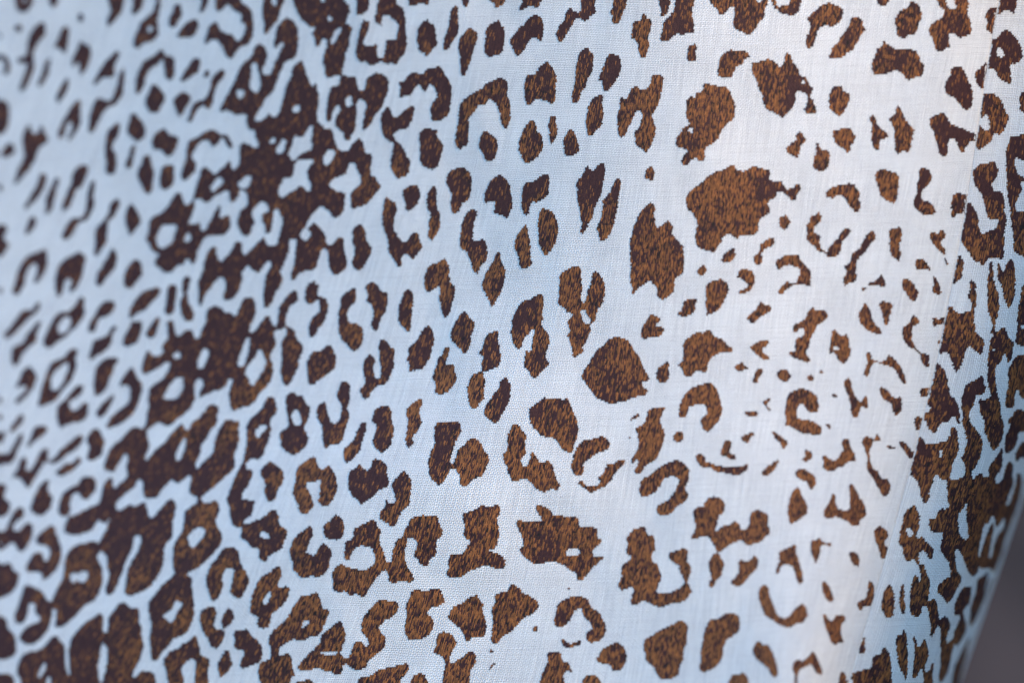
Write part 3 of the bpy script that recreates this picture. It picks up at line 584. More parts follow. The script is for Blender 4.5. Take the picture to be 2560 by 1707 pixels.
'52': '''
47 0 51 0 57 4 62 10 66 11 69 12 70 17 69 23 65 22 62 18 61 12 55 6 50 4
79 0 119 0 119 7 118 13 114 10 110 7 107 4 104 6 102 13 100 20 97 26 94 29 92 24 90 17 87 11 82 10 79 10
12 10 16 11 18 16 24 18 30 17 31 13 35 13 40 18 44 23 47 31 49 37 47 39 44 36 41 31 38 25 33 22 27 21 20 19 17 22 15 29 13 32 10 30 11 23 13 19
0 50 3 52 7 56 10 50 12 50 14 58 13 61 8 60 6 63 3 70 0 71
25 40 29 43 33 46 37 51 41 52 43 48 44 53 45 62 42 66 39 69 36 63 34 56 30 54 26 50 24 45
76 17 79 21 84 26 86 32 88 42 90 50 94 53 97 60 98 70 98 76 95 73 92 68 89 71 85 74 80 75 78 80 75 84 71 82 68 77 66 70 68 65 71 61 68 56 67 51 63 51 61 47 63 42 69 43 71 36 74 26
56 71 60 69 63 72 62 78 60 82 57 79
127 0 146 0 147 6 146 13 143 20 141 17 140 12 138 11 137 16 133 21 131 24 131 35 132 46 134 53 136 60 135 66 138 73 138 82 136 90 132 97 128 100 125 93 122 86 120 82 120 73 117 66 115 57 117 51 120 54 124 51 126 50 125 44 123 37 123 28 124 15
-129 5 130 6 130 9 128 8
149 0 158 0 158 3 152 3
158 16 158 52 153 50 152 43 149 48 147 60 143 61 139 59 140 50 142 40 142 28 145 20 149 14 154 12
105 38 112 35 116 32 119 31 120 38 122 42 119 48 113 49 112 55 109 61 107 66 107 73 111 78 116 85 119 93 117 102 115 110 112 115 109 120 110 126 114 122 118 120 120 124 124 123 124 115 129 109 134 101 137 97 137 106 136 117 132 122 130 126 132 130 137 126 139 118 140 114 143 110 147 113 146 122 147 130 144 138 141 146 140 150 143 148 146 140 149 130 150 121 153 121 155 126 154 138 152 146 149 156 148 158 81 158 80 153 85 154 88 150 86 142 86 130 84 127 80 126 78 122 76 122 74 126 72 132 70 138 69 146 65 148 62 142 60 132 57 126 53 121 54 112 57 103 58 95 60 85 61 82 63 87 67 93 73 94 80 92 85 91 88 86 89 80 93 78 96 83 97 92 97 100 93 108 90 118 89 126 95 126 100 124 103 118 101 111 99 107 102 100 104 90 102 82 100 73 101 65 99 58 100 49 102 42
-79 99 81 99 81 105 79 106
-102 150 104 148 104 158 97 158
149 63 154 62 158 70 158 80 152 83 151 90 148 97 142 102 139 100 139 90 142 82 144 76 141 73 145 69
154 93 156 92 158 88 158 105 154 106 151 110 149 108 149 102
8 90 12 87 17 88 20 89 21 84 24 87 26 91 30 95 35 96 40 97 38 98 33 98 29 95 24 91 19 91 17 96 15 101 16 109 18 116 23 119 26 126 31 126 34 130 33 138 30 142 26 140 22 133 19 127 15 121 12 114 13 108 11 100 9 95
42 91 47 92 52 97 55 103 55 108 51 107 48 101 43 96
0 103 2 106 1 110 0 111
0 131 3 137 6 143 10 149 12 158 0 158
45 142 46 144 44 152 43 158 41 158
47 157 52 152 57 151 60 158
'''.lstrip(),
'53': '''
0 0 12 0 11 4 6 7 4 13 0 13
41 0 44 0 43 4 41 6
47 0 60 0 61 8 60 17 57 21 61 24 63 21 66 26 72 31 74 36 71 43 68 41 66 36 62 36 60 40 61 47 64 47 67 54 70 63 70 74 69 82 73 79 76 82 78 91 79 98 76 107 72 114 70 111 71 104 69 94 67 86 63 88 62 94 57 95 52 92 52 84 52 74 54 62 57 57 60 60 61 66 62 58 60 51 58 46 54 43 50 46 47 42 45 33 42 27 43 17 46 6
-50 14 53 16 55 20 51 22 49 18
79 0 91 0 96 4 97 12 98 20 102 25 105 24 105 13 104 0 127 0 125 8 120 12 118 20 116 30 115 40 115 52 112 57 108 58 104 52 101 42 97 35 94 34 94 42 95 52 99 59 98 66 94 72 90 80 85 83 82 77 78 74 78 67 83 62 86 60 89 60 89 52 86 43 81 37 80 29 82 20 78 18 72 18 69 11 70 6 76 5
131 0 148 0 145 9 142 18 139 26 137 36 133 46 129 56 127 53 124 51 120 52 116 50 116 40 120 28 124 16 128 9 129 14 127 26 125 38 125 43 127 40 129 30 133 20 138 14 139 5 136 8 132 14 130 8
21 14 26 13 31 17 32 22 29 28 30 36 28 43 25 40 23 32 20 24 19 18
0 35 4 39 6 46 5 50 1 50 0 47
27 50 28 54 26 63 24 68 23 66 25 58
14 63 18 65 19 72 17 81 15 86 9 87 6 91 4 88 2 82 7 81 11 79 13 72
33 66 36 69 38 78 38 88 36 96 33 97 28 94 26 87 26 79 29 71
45 65 47 69 47 80 48 91 46 94 43 90 42 80 43 70
102 68 108 69 108 76 106 84 101 90 102 96 104 105 101 114 96 122 92 120 92 110 96 102 98 95 93 94 93 86 96 77
124 54 123 62 121 72 118 84 114 95 107 105 107 96 108 86 112 74 114 62 118 59
126 60 127 62 122 76 118 86 122 72
84 95 88 100 89 105 86 114 86 120 91 116 92 121 90 132 88 142 85 150 80 156 78 152 80 142 80 132 80 120 80 108 78 101
12 102 13 106 11 116 11 126 9 130 5 127 4 125 7 117
40 112 44 112 46 107 49 112 50 122 50 138 49 154 46 149 42 141 40 130 39 120
54 112 57 115 60 124 65 116 68 120 69 132 66 140 66 146 70 145 72 138 74 140 73 150 73 158 66 158 64 148 62 143 59 150 56 152 54 148 56 134 56 122
28 124 32 127 35 138 35 150 34 158 0 158 0 148 6 145 12 144 16 143 17 135 20 131 24 131
107 113 105 124 102 138 97 156 96 158 90 158 92 144 97 132 103 120
'''.lstrip(),
}

# ------------------------------------------------------------------ the woven pattern, as a raster of the cloth
K = 427 / 156.8
def smooth(P):
    P = np.asarray(P, float)
    p0, p1, p2, p3 = np.roll(P, 1, 0), P, np.roll(P, -1, 0), np.roll(P, -2, 0)
    seg = []
    for t in (0.0, .33, .67):
        seg.append(.5 * (2 * p1 + (p2 - p0) * t + (2 * p0 - 5 * p1 + 4 * p2 - p3) * t * t + (3 * p1 - p0 - 3 * p2 + p3) * t ** 3))
    return np.stack(seg, 1).reshape(-1, 2)

def fill(m, P, val):
    H, W = m.shape
    A, B = P, np.roll(P, -1, 0)
    for y in range(max(0, int(P[:, 1].min())), min(H - 1, int(P[:, 1].max()) + 1) + 1):
        yy = y + .5
        c = (A[:, 1] <= yy) != (B[:, 1] <= yy)
        if not c.any():
            continue
        xs = np.sort(A[c, 0] + (yy - A[c, 1]) * (B[c, 0] - A[c, 0]) / (B[c, 1] - A[c, 1]))
        for a, b in zip(xs[::2], xs[1::2]):
            i, j = max(0, int(round(a))), min(W, int(round(b)))
            if j > i:
                m[y, i:j] = val

def blur(a, s):
    r = int(3 * s + 1)
    k = np.exp(-.5 * (np.arange(-r, r + 1) / s) ** 2)
    k /= k.sum()
    p = np.pad(a, ((r, r), (0, 0)), mode='edge')
    o = sum(k[i] * p[i:i + a.shape[0]] for i in range(2 * r + 1))
    p = np.pad(o, ((0, 0), (r, r)), mode='edge')
    return sum(k[i] * p[:, i:i + a.shape[1]] for i in range(2 * r + 1))

def pattern_field():
    MG = 14                        # overlap of neighbouring sheets, blended
    acc = np.zeros((1707, 2560), np.float32)
    wsum = np.zeros((1707, 2560), np.float32)
    for key, text in SHEETS.items():
        c, r = int(key[0]), int(key[1])
        x0, y0 = (2133 if c == 5 else c * 427), (1280 if r == 3 else r * 427)
        sub = np.zeros((427 + 2 * MG, 427 + 2 * MG), np.float32)
        for L in text.strip().splitlines():
            v = 1.0
            if L[0] == '-':
                v, L = 0.0, L[1:]
            q = np.array(L.split(), float).reshape(-1, 2)
            q = np.where(q <= 0, -8, np.where(q >= 157, 165, q)) * K + MG
            fill(sub, smooth(q), v)
        t = np.arange(427 + 2 * MG)
        w1 = np.clip(np.minimum(t + .5, 427 + 2 * MG - t - .5) / (2 * MG), 0, 1)
        w = np.outer(w1, w1).astype(np.float32)
        ya, xa = max(0, y0 - MG), max(0, x0 - MG)
        yb, xb = min(1707, y0 + 427 + MG), min(2560, x0 + 427 + MG)
        sl = (slice(ya - y0 + MG, yb - y0 + MG), slice(xa - x0 + MG, xb - x0 + MG))
        acc[ya:yb, xa:xb] += (sub * w)[sl]
        wsum[ya:yb, xa:xb] += w[sl]
    f = acc / np.maximum(wsum, 1e-6)
    soft = blur(f, 5.5)
    fine = blur(f, 1.6)
    bx = np.zeros(2560); by = np.zeros(1707)
    for c in (427, 854, 1281, 1708, 2134):
        bx = np.maximum(bx, np.clip(1.6 - np.abs(np.arange(2560) - c) / 14.0, 0, 1))
    for c in (427, 854, 1280):
        by = np.maximum(by, np.clip(1.6 - np.abs(np.arange(1707) - c) / 14.0, 0, 1))
    w = np.maximum(bx[None, :], by[:, None])
    f = soft * w + fine * (1 - w)
    # the crowded far side of the pattern is drawn fuller
    k = np.clip((1000 - np.arange(2560)) / 600.0, 0, 1)[None, :]
    wide = blur(f, 4.0)
    return f * (1 - k) + wide * k + .05 + .17 * k

FIELD = pattern_field()
def mirror(i, n):
    i = np.mod(i, 2 * n)
    return np.where(i >= n, 2 * n - 1 - i, i)
def sample_field(px, py):
    xi = mirror(np.floor(px).astype(int), 2560)
    yi = mirror(np.floor(py).astype(int), 1707)
    return FIELD[yi, xi]

# ------------------------------------------------------------------ the cloth: a lofted surface
# b = height level on the cloth, a = way round the body; each control point is (across, depth) in pattern units
B_KNOT = np.array([-450., 0, 427, 854, 1281, 1707, 2150])
A_KNOT = np.array([-900., -300, 250, 700, 1100, 1450, 1800, 2120, 2350, 2500, 2630, 2720, 2860, 3100, 3500])
SEAM = np.array([2618., 2504, 2434, 2357, 2253, 2129, 2002])
SILH = np.array([2736., 2731, 2714, 2664, 2543, 2397, 2248])
DEPTH = {
    -900: (1250, 1240, 1215, 1160, 1090, 1010, 940),
    -300: (850, 835, 815, 770, 705, 630, 570),
    250:  (570, 560, 540, 500, 435, 360, 300),
    700:  (350, 335, 315, 280, 215, 140, 80),
    1100: (175, 155, 138, 105, 45, -20, -70),
    1450: (50, 20, -5, -28, -80, -130, -175),
    1800: (-60, -82, -110, -138, -188, -240, -285),
    2120: (-120, -125, -138, -158, -205, -275, -330),
    2350: (-95, -90, -92, -100, -125, -175, -220),
}
NB, NA = len(B_KNOT), len(A_KNOT)
CTRL = np.zeros((NB, NA, 3))
for j in range(NB):
    se, si = SEAM[j], SILH[j]
    for i, a in enumerate(A_KNOT):
        if a <= 1800:
            px, d = a, DEPTH[int(a)][j]
        elif a == 2120:
            px, d = 1800 + (se - 1800) * .60, DEPTH[2120][j]
        elif a == 2350:
            px, d = se, DEPTH[2350][j]
        else:
            s0 = DEPTH[2350][j]
            e1 = (100, 100, 100, 120, 165, 195, 225)[j]
            e2 = (230, 230, 240, 300, 440, 520, 580)[j]
            e3 = (420, 420, 430, 510, 720, 830, 920)[j]
            s0 += e3 - 450
            px, d = {2500: (se + (si - se) * .55, s0 + e1 - e3 + 450), 2630: (se + (si - se) * .88, s0 + e2 - e3 + 450),
                     2720: (si, s0 + 450), 2860: (si - 25, s0 + 700), 3100: (si - 220, s0 + 1000),
                     3500: (si - 700, s0 + 1250)}[int(a)]
        f = 1 + d * U / DIST
        CTRL[j, i] = ((px - IW / 2) * U * f, d * U, ZC - (B_KNOT[j] - IH / 2) * U * f)

def spline_mat(x):
    n = len(x); h = np.diff(x)
    A = np.eye(n); R = np.zeros((n, n))
    for i in range(1, n - 1):
        A[i, i - 1], A[i, i], A[i, i + 1] = h[i - 1], 2 * (h[i - 1] + h[i]), h[i]
        R[i, i - 1] += 6 / h[i - 1]; R[i, i] -= 6 / h[i - 1] + 6 / h[i]; R[i, i + 1] += 6 / h[i]
    return np.linalg.solve(A, R)
MA, MB_ = spline_mat(A_KNOT), spline_mat(B_KNOT)
def weights(x, knots, M):
    i = np.clip(np.searchsorted(knots, x) - 1, 0, len(knots) - 2)
    h = knots[i + 1] - knots[i]
    B = (x - knots[i]) / h; A = 1 - B
    W = M[i] * ((A ** 3 - A) * h * h / 6)[:, None] + M[i + 1] * ((B ** 3 - B) * h * h / 6)[:, None]
    r = np.arange(len(x))
    W[r, i] += A; W[r, i + 1] += B
    return W

def base_pt(a, b):
    return np.einsum('ni,nj,jik->nk', weights(a, A_KNOT, MA), weights(b, B_KNOT, MB_), CTRL, optimize=True)

def gauss(x, s):
    return np.exp(-.5 * (x / s) ** 2)
def bump(a, b, a0, b0, sa, sb, ang):
    c, s = math.cos(math.radians(ang)), math.sin(math.radians(ang))
    u = (a - a0) * c + (b - b0) * s
    v = -(a - a0) * s + (b - b0) * c
    return gauss(u, sa) * gauss(v, sb)
# soft folds: (a, b, half width, half length, turn, lift in pattern units)
_r = np.random.default_rng(5)
FOLDS = [(_r.uniform(900, 2300), _r.uniform(-100, 1800), _r.uniform(22, 60), _r.uniform(60, 170), _r.uniform(-50, 20), _r.uniform(-2.2, 2.2)) for _ in range(70)]
# a long soft fold: the cloth rises towards the hem and side along this line
FOLD_LINE = np.array([(1750., 150), (1560, 480), (1400, 800), (1270, 1040), (1120, 1190), (880, 1270), (600, 1370), (300, 1500), (0, 1660), (-300, 1850)])
STEP_GAIN = np.zeros(10)
DIP_GAIN = -np.array([0., 8, 22, 40, 48, 44, 34, 24, 16, 10])
def fold(a, b):
    best = np.full(a.shape, 1e9); sgn = np.zeros_like(a); gain = np.zeros_like(a); dip = np.zeros_like(a)
    for k in range(len(FOLD_LINE) - 1):
        p, q = FOLD_LINE[k], FOLD_LINE[k + 1]
        t = q - p; L2 = (t * t).sum()
        s = np.clip(((a - p[0]) * t[0] + (b - p[1]) * t[1]) / L2, 0, 1)
        dx, dy = a - p[0] - s * t[0], b - p[1] - s * t[1]
        d = np.hypot(dx, dy)
        c = t[0] * dy - t[1] * dx
        m = d < best
        best = np.where(m, d, best); sgn = np.where(m, np.sign(c), sgn)
        gain = np.where(m, STEP_GAIN[k] * (1 - s) + STEP_GAIN[k + 1] * s, gain)
        dip = np.where(m, DIP_GAIN[k] * (1 - s) + DIP_GAIN[k + 1] * s, dip)
    # c < 0 on the hem side of the line
    x = -sgn * best
    return gain * .5 * (1 + np.tanh(x / 120.0)) * np.exp(-np.maximum(x, 0) / 900.0) - dip * np.where(x < 0, gauss(x, 140.0), gauss(x, 230.0))
FG = 8.0
_ga, _gb = np.arange(-940, 3560, FG), np.arange(-480, 2190, FG)
_A, _B = np.meshgrid(_ga, _gb, indexing='ij')
FOLD_MAP = blur(fold(_A.ravel(), _B.ravel()).reshape(_A.shape), 9.0)
def fold_smooth(a, b):
    x = np.clip((a - _ga[0]) / FG, 0, len(_ga) - 2.001); y = np.clip((b - _gb[0]) / FG, 0, len(_gb) - 2.001)
    i, j = x.astype(int), y.astype(int); fx, fy = x - i, y - j
    M = FOLD_MAP
    return (M[i, j] * (1 - fx) + M[i + 1, j] * fx) * (1 - fy) + (M[i, j + 1] * (1 - fx) + M[i + 1, j + 1] * fx) * fy
def relief(a, b):
    d = np.zeros_like(a)
    for (a0, b0, sa, sb, ang, h) in FOLDS:
        d = d + h * bump(a, b, a0, b0, sa, sb, ang)
    d = d + fold_smooth(a, b)
    # the seam: the side panel is turned under, the front panel's edge lies on it
    e = a - 2350.0
    d = d + np.where(e < 0, -4.0 * np.exp(e / 4.0), -4.0 * np.exp(-np.maximum(e, 0) / 9.0))
    d = d - 6.0 * gauss(e, 60.0)
    return d

def cloth(a, b, lift=0.0):
    e = 2.0
    P = base_pt(a, b)
    Ta = base_pt(a + e, b) - P
    Tb = base_pt(a, b + e) - P
    N = np.cross(Ta, Tb)
    N /= np.linalg.norm(N, axis=1)[:, None]
    return P + N * ((relief(a, b) * NSIGN + lift * NSIGN) * U)[:, None]
_p = base_pt(np.array([1300., 1310., 1300.]), np.array([800., 800., 810.]))
_n = np.cross(_p[1] - _p[0], _p[2] - _p[0])
NSIGN = 1.0 if _n[1] < 0 else -1.0      # outward = towards the camera on the front

def project(P):
    f = DIST / (P[:, 1] + DIST)
    return P[:, 0] * f / U + IW / 2, IH / 2 - (P[:, 2] - ZC) * f / U

TH = 4.4                                # thread pitch in pattern units
def lean(a):
    return np.interp(a, [-900, 0, 600, 1200, 1700, 2300, 2400, 3500], [.5, .46, .36, .24, .14, .03, .0, .0])
def thread_uv(a, b):
    return (a + (b - 854) * lean(a)) / TH, (b + .04 * (a - 1280)) / TH

# ------------------------------------------------------------------ materials
def mat(name):
    m = bpy.data.materials.new(name)
    m.use_nodes = True
    return m, m.node_tree.nodes, m.node_tree.links
class NT:
    def __init__(s, m):
        s.n, s.l = m.node_tree.nodes, m.node_tree.links
    def put(s, sock, v):
        if hasattr(v, 'is_output'):
            s.l.new(v, sock)
        else:
            sock.default_value = v
    def math(s, op, a, b=0.0, c=None, clamp=False):
        n = s.n.new("ShaderNodeMath"); n.operation = op; n.use_clamp = clamp
        s.put(n.inputs[0], a); s.put(n.inputs[1], b)
        if c is not None:
            s.put(n.inputs[2], c)
        return n.outputs[0]
    def xyz(s, x, y, z=0.0):
        n = s.n.new("ShaderNodeCombineXYZ")
        s.put(n.inputs[0], x); s.put(n.inputs[1], y); s.put(n.inputs[2], z)
        return n.outputs[0]
    def noise(s, v, scale, detail=2.0, rough=.5):
        n = s.n.new("ShaderNodeTexNoise")
        s.put(n.inputs["Vector"], v); n.inputs["Scale"].default_value = scale
        n.inputs["Detail"].default_value = detail; n.inputs["Roughness"].default_value = rough
        return n.outputs["Fac"]
    def white(s, v):
        n = s.n.new("ShaderNodeTexWhiteNoise"); n.noise_dimensions = '3D'
        s.put(n.inputs["Vector"], v)
        return n.outputs["Value"]
    def ramp(s, fac, a, b, c0=0.0, c1=1.0):
        n = s.n.new("ShaderNodeMapRange")
        n.interpolation_type = 'SMOOTHSTEP'
        s.put(n.inputs[0], fac)
        for k, v in zip((1, 2, 3, 4), (a, b, c0, c1)):
            n.inputs[k].default_value = v
        return n.outputs[0]
    def mix(s, fac, a, b):
        n = s.n.new("ShaderNodeMix"); n.data_type = 'RGBA'
        s.put(n.inputs[0], fac)
        for sock, v in ((n.inputs[6], a), (n.inputs[7], b)):
            s.put(sock, v if hasattr(v, 'is_output') else (*v, 1))
        return n.outputs[2]
    def bump(s, h, strength, dist):
        n = s.n.new("ShaderNodeBump")
        n.inputs["Strength"].default_value = strength; n.inputs["Distance"].default_value = dist
        s.put(n.inputs["Height"], h)
        return n.outputs[0]
    def uv(s):
        n = s.n.new("ShaderNodeUVMap"); n.uv_map = "thread"
        x = s.n.new("ShaderNodeSeparateXYZ"); s.l.new(n.outputs[0], x.inputs[0])
        return n.outputs[0], x.outputs[0], x.outputs[1]

def cloth_material():
    m, n, l = mat("white_cotton_weave")
    t = NT(m); bs = n["Principled BSDF"]
    vec, u0, v0 = t.uv()
    # the yarns wander a little
    u = t.math('ADD', u0, t.math('MULTIPLY', t.noise(t.xyz(t.math('MULTIPLY', u0, .25), t.math('MULTIPLY', v0, .06)), 1.0, 2), 1.6))
    v = t.math('ADD', v0, t.math('MULTIPLY', t.noise(t.xyz(t.math('MULTIPLY', u0, .06), t.math('MULTIPLY', v0, .25), 5.0), 1.0, 2), 1.6))
    pi2 = 2 * math.pi
    cu = t.math('COSINE', t.math('MULTIPLY', u, pi2))
    cv = t.math('COSINE', t.math('MULTIPLY', v, pi2))
    par = t.math('COSINE', t.math('MULTIPLY', t.math('FLOOR', t.math('ADD', u, .5)), math.pi))
    par2 = t.math('COSINE', t.math('MULTIPLY', t.math('FLOOR', t.math('ADD', v, .5)), math.pi))
    over = t.math('MULTIPLY', par, par2)                       # +1 warp on top, -1 weft on top
    wsel = t.math('MULTIPLY_ADD', over, .5, .5)
    hw = t.math('MULTIPLY_ADD', cu, .5, .5); hf = t.math('MULTIPLY_ADD', cv, .5, .5)
    high = t.math('ADD', t.math('MULTIPLY', hw, wsel), t.math('MULTIPLY', hf, t.math('SUBTRACT', 1.0, wsel)))
    hole = t.math('MULTIPLY', t.math('SUBTRACT', 1.0, hw), t.math('SUBTRACT', 1.0, hf))
    # slubs: single threads thicker or thinner for a stretch
    s1 = t.noise(t.xyz(t.math('MULTIPLY', u, 1.0), t.math('MULTIPLY', v, .03)), 1.0, 2)
    s2 = t.noise(t.xyz(t.math('MULTIPLY', u, .03), t.math('MULTIPLY', v, 1.0), 7.0), 1.0, 2)
    s3 = t.noise(vec, .035, 3)
    openness = t.math('ADD', t.ramp(s1, .40, .72), t.ramp(s2, .40, .72))
    openness = t.math('ADD', t.math('MULTIPLY', openness, .5), t.ramp(s3, .3, .7, .15, .75))
    hole = t.math('MULTIPLY', t.ramp(hole, .22, .70), openness, clamp=True)
    base = t.mix(t.ramp(s1, .3, .7), (.66, .66, .67), (.88, .88, .88))
    base = t.mix(t.math('MULTIPLY', s2, .5), base, (.82, .80, .80))
    base = t.mix(t.math('MULTIPLY', hole, .75), base, (.16, .15, .18))
    l.new(base, bs.inputs["Base Color"])
    bs.inputs["Roughness"].default_value = .78
    bs.inputs["Specular IOR Level"].default_value = .25
    bs.inputs["Sheen Weight"].default_value = .12
    bs.inputs["Sheen Roughness"].default_value = .5
    h = t.math('ADD', high, t.math('MULTIPLY', t.math('ADD', s1, s2), .8))
    l.new(t.bump(h, .8, TH * U * .32), bs.inputs["Normal"])
    return m

def spot_material():
    m, n, l = mat("brown_float_weave")
    t = NT(m); bs = n["Principled BSDF"]
    vec, u, v = t.uv()
    uu = t.math('MULTIPLY', u, 1.9)                          # the dark and gold warp is set closer than the white
    ui = t.math('FLOOR', uu)
    uf = t.math('FRACT', uu)
    off = t.math('ADD', t.math('MULTIPLY', ui, 1.15), t.math('MULTIPLY', t.white(t.xyz(ui, 3.0)), .9))
    vj = t.math('DIVIDE', t.math('ADD', v, off), 2.3)
    vi = t.math('FLOOR', vj)
    vf = t.math('FRACT', vj)
    r1 = t.white(t.xyz(ui, vi, 1.0))
    r2 = t.white(t.xyz(ui, vi, 9.0))
    # patches where the gold warp floats to the face, patches where the dark warp does
    big = t.noise(t.xyz(t.math('MULTIPLY', u, 1.5), v), .024, 3, .6)
    drift = t.math('ADD', t.math('MULTIPLY', t.math('PINGPONG', u, 410.0), .0009), t.math('MULTIPLY', v, .0004))
    gold = t.ramp(t.math('ADD', big, t.math('SUBTRACT', drift, .33)), .38, .60, .08, .60)
    pick = t.math('LESS_THAN', r1, gold)
    goldc = t.mix(t.math('POWER', r2, 1.5), (.145, .056, .021), (.38, .138, .044))
    darkc = t.mix(r2, (.036, .011, .015), (.068, .024, .023))
    black = t.math('MULTIPLY', t.math('GREATER_THAN', r2, .80), t.ramp(gold, .1, .4))
    darkc = t.mix(black, darkc, (.009, .006, .007))
    col = t.mix(pick, darkc, goldc)
    edge = t.math('MULTIPLY', t.math('SINE', t.math('MULTIPLY', uf, math.pi)), t.math('POWER', t.math('SINE', t.math('MULTIPLY', vf, math.pi)), .5))
    col = t.mix(t.ramp(edge, .0, .55, .45, 0.0), col, (.012, .007, .007))
    l.new(col, bs.inputs["Base Color"])
    bs.inputs["Roughness"].default_value = .62
    bs.inputs["Specular IOR Level"].default_value = .22
    l.new(t.bump(edge, .6, TH * U * .35), bs.inputs["Normal"])
    return m

M_CLOTH, M_SPOT = cloth_material(), spot_material()

def wall_material():
    m, n, l = mat("dark_plaster")
    t = NT(m); bs = n["Principled BSDF"]
    g = n.new("ShaderNodeNewGeometry")
    c = t.mix(t.ramp(t.noise(g.outputs["Position"], 7.0, 4, .6), .3, .7), (.065, .034, .028), (.19, .10, .08))
    l.new(c, bs.inputs["Base Color"])
    bs.inputs["Roughness"].default_value = .9
    l.new(t.bump(t.noise(g.outputs["Position"], 60.0, 5, .6), .4, .004), bs.inputs["Normal"])
    return m

# ------------------------------------------------------------------ building
coll = scene.collection
def mesh_obj(name, V, F, UVs, material, parent):
    me = bpy.data.meshes.new(name)
    F = np.asarray(F, np.int32)
    me.vertices.add(len(V)); me.vertices.foreach_set("co", np.asarray(V, np.float32).ravel())
    me.loops.add(F.size); me.loops.foreach_set("vertex_index", F.ravel())
    me.polygons.add(len(F))
    me.polygons.foreach_set("loop_start", np.arange(0, F.size, 4, dtype=np.int32))
    me.polygons.foreach_set("use_smooth", np.ones(len(F), bool))
    me.update(calc_edges=True)
    if UVs is not None:
        lay = me.uv_layers.new(name="thread")
        lay.data.foreach_set("uv", np.asarray(UVs, np.float32)[F.ravel()].ravel())
    me.materials.append(material)
    o = bpy.data.objects.new(name, me)
    coll.objects.link(o)
    o.parent = parent
    return o

WALL_TOP = 4.022  # unseen top edge, set so its shadow falls on the garment's lower right
def background_wall():
    # plaster wall behind the garment: a slab with a slightly uneven face, extended unseen to block sun and sky
    nx, nz, z0, z1 = 120, 45, -0.1, WALL_TOP
    t, gz = np.meshgrid(np.linspace(0, 1, nx), np.linspace(z0, z1, nz), indexing='ij')
    off = rng.normal(0, .0015, t.shape)
    V = np.stack([-.78 + 9.8 * t + off, 1.6 - 7.0 * t + off, gz], -1).reshape(-1, 3)
    i, k = np.meshgrid(np.arange(nx - 1), np.arange(nz - 1), indexing='ij')
    q = (i * nz + k).ravel()
    F = np.stack([q, q + nz, q + nz + 1, q + 1], 1)
    o = mesh_obj("wall", V, F, None, wall_material(), None)
    s = o.modifiers.new("slab", 'SOLIDIFY'); s.thickness = .12; s.offset = -1
    o["label"] = "plain dark purplish grey plaster wall behind the garment, extended unseen to shade its right side"
    o["category"] = "wall"
    return o
background_wall()

def ground():  # never in view: sheet added for its warm bounce light on the cloth
    n = 40
    g = np.linspace(-30, 30, n)
    gx, gy = np.meshgrid(g, g, indexing='ij')
    V = np.stack([gx, gy, np.zeros_like(gx)], -1).reshape(-1, 3)
    i, k = np.meshgrid(np.arange(n - 1), np.arange(n - 1), indexing='ij')
    q = (i * n + k).ravel()
    m, nn, l = mat("bounce_ground")
    t = NT(m)
    ge = nn.new("ShaderNodeNewGeometry")
    l.new(t.mix(t.noise(ge.outputs["Position"], 3.0, 5, .6), (.10, .070, .045), (.16, .112, .072)), nn["Principled BSDF"].inputs["Base Color"])
    nn["Principled BSDF"].inputs["Roughness"].default_value = .9
    o = mesh_obj("ground", V, np.stack([q, q + n, q + n + 1, q + 1], 1), None, m, None)
    o["kind"] = "structure"
ground()

garment = bpy.data.objects.new("leopard_print_garment", None)
garment.empty_display_size = .05
garment.location = (0, 0, 0)
coll.objects.link(garment)
garment["label"] = "white cotton garment woven with brown leopard spots, seam running down its side"
garment["category"] = "garment"

def panel(name, a0, a1, parent):
    d = np.linspace(0, 1, int((a1 - a0) / 8.5))
    av = a0 + (a1 - a0) * d
    # finer rows of faces next to the seam
    near = np.concatenate([2350 - np.array([30, 24, 19, 15, 12, 9, 7, 5, 3.5, 2, 1]), 2350 + np.array([1, 2, 3.5, 5, 7, 9, 12, 15, 19, 24, 30])])
    av = np.unique(np.concatenate([av, near[(near > a0) & (near < a1)]]))
    bv = np.linspace(B_KNOT[0], B_KNOT[-1], 290)
    A, B = np.meshgrid(av, bv, indexing='ij')
    a, b = A.ravel(), B.ravel()
    V = cloth(a, b)
    i, k = np.meshgrid(np.arange(len(av) - 1), np.arange(len(bv) - 1), indexing='ij')
    q = (i * len(bv) + k).ravel(); n = len(bv)
    F = np.stack([q, q + 1, q + n + 1, q + n], 1)
    u, v = thread_uv(a, b)
    o = mesh_obj(name, V, F, np.stack([u, v], 1), M_CLOTH, parent)
    s = o.modifiers.new("cloth thickness", 'SOLIDIFY'); s.thickness = .0006; s.offset = -1
    return o
front = panel("front_panel", A_KNOT[0], 2350.0, garment)
side = panel("side_panel", 2350.0, A_KNOT[-1], garment)

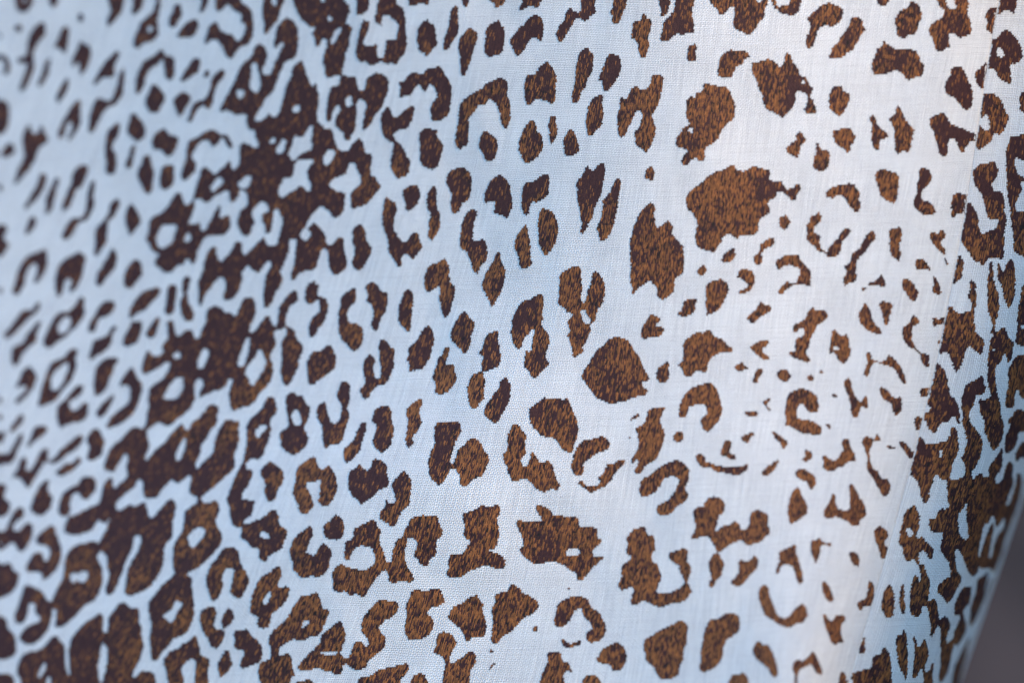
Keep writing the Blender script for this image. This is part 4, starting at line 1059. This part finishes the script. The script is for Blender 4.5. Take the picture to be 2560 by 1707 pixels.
# rows of floats: each weft row of the cloth is walked and every brown stretch becomes a strip
ROW = 4.4
v_rows = np.arange((-330 - 90) / ROW, (2030 + 90) / ROW)
a_s = np.arange(-520.0, 3300.0, 1.3)
SEAM_Y = [-450, 0, 109, 245, 354, 539, 631, 713, 767, 854, 952, 1072, 1140, 1208, 1280, 1402, 1460, 1552, 1626, 1707, 2150]
SEAM_X = [2618, 2498, 2479, 2454, 2432, 2403, 2392, 2375, 2364, 2351, 2329, 2302, 2283, 2269, 2247, 2209, 2198, 2168, 2147, 2122, 1995]
runs = []                              # (row, a0, a1, panel)
jit = rng.uniform(-1, 1, 400000); ji = 0
for vi in v_rows:
    b = vi * ROW - .04 * (a_s - 1280)
    ok = (b > B_KNOT[0] + 8) & (b < B_KNOT[-1] - 8)
    P = cloth(a_s, b)
    px, py = project(P)
    k_sil = np.argmax(px)              # the way round to the edge of the body, then on behind it
    px2 = px.copy()
    px2[k_sil:] = px[k_sil] + (a_s[k_sil:] - a_s[k_sil])
    sx = np.interp(py, SEAM_Y, SEAM_X)
    for pan, sel in (("f", a_s < 2348.5), ("s", a_s > 2351.5)):
        f = sample_field(np.minimum(px2, sx - 7) if pan == "f" else np.maximum(px2, sx + 7), py)
        g = (f > .5) & ok & sel
        dlt = np.diff(np.concatenate([[0], g.astype(np.int8), [0]]))
        for i0, i1 in zip(np.where(dlt == 1)[0], np.where(dlt == -1)[0]):
            x0, x1 = a_s[i0], a_s[i1 - 1]
            j0, j1 = jit[ji] * 1.7, jit[ji + 1] * 1.7; ji += 2
            x0, x1 = x0 + j0, x1 + j1
            if pan == "f":
                x1 = min(x1, 2349.0)
            else:
                x0 = max(x0, 2351.0)
            if x1 - x0 < 2.5:
                continue
            runs.append((vi, x0, x1, pan))
# join runs of neighbouring rows into spots
parent_of = list(range(len(runs)))
def find(i):
    while parent_of[i] != i:
        parent_of[i] = parent_of[parent_of[i]]
        i = parent_of[i]
    return i
prev, cur, cur_v = [], [], None
for i, r in enumerate(runs):
    if r[0] != cur_v:
        prev = cur if (cur_v is not None and abs(r[0] - cur_v - 1) < .01) else []
        cur, cur_v = [], r[0]
    for j in prev:
        q = runs[j]
        if q[3] == r[3] and min(q[2], r[2]) - max(q[1], r[1]) > 1.5:
            parent_of[find(i)] = find(j)
    cur.append(i)
groups = {}
for i in range(len(runs)):
    groups.setdefault(find(i), []).append(i)

def strips(ids):
    aa, bb, F, base = [], [], [], 0
    for i in ids:
        vi, x0, x1, _ = runs[i]
        n = max(1, int(math.ceil((x1 - x0) / 9.0)))
        x = np.linspace(x0, x1, n + 1)
        for s in (-.5, .5):
            aa.append(x); bb.append((vi + s) * ROW - .04 * (x - 1280))
        t = np.arange(n)
        F.append(np.stack([base + t, base + n + 1 + t, base + n + 2 + t, base + t + 1], 1))
        base += 2 * (n + 1)
    return np.concatenate(aa), np.concatenate(bb), np.concatenate(F)

items = []
for ids in groups.values():
    area = sum(runs[i][2] - runs[i][1] for i in ids) * ROW
    mid = np.array([[(runs[i][1] + runs[i][2]) / 2, runs[i][0] * ROW] for i in ids])
    inside = ((mid[:, 0] > -40) & (mid[:, 0] < 2720) & (mid[:, 1] > -40) & (mid[:, 1] < 1750)).mean()
    items.append((area * (inside if inside > .15 else 0), area, ids))
items.sort(key=lambda t: -t[0])
rest = {"f": [], "s": []}
count = 0
for vis, area, ids in items:
    pan = runs[ids[0]][3]
    if count < 300 and vis > 60:
        a, b, F = strips(ids)
        u, v = thread_uv(a, b)
        mesh_obj("spot", cloth(a, b, 0.5), F, np.stack([u, v], 1), M_SPOT, front if pan == "f" else side)
        count += 1
    else:
        rest[pan] += ids
for pan, par in (("f", front), ("s", side)):
    if rest[pan]:
        a, b, F = strips(rest[pan])
        u, v = thread_uv(a, b)
        o = mesh_obj("small_spots", cloth(a, b, 0.5), F, np.stack([u, v], 1), M_SPOT, par)
        o["kind"] = "stuff"
print("runs", len(runs), "spots", len(groups), "parts", count)
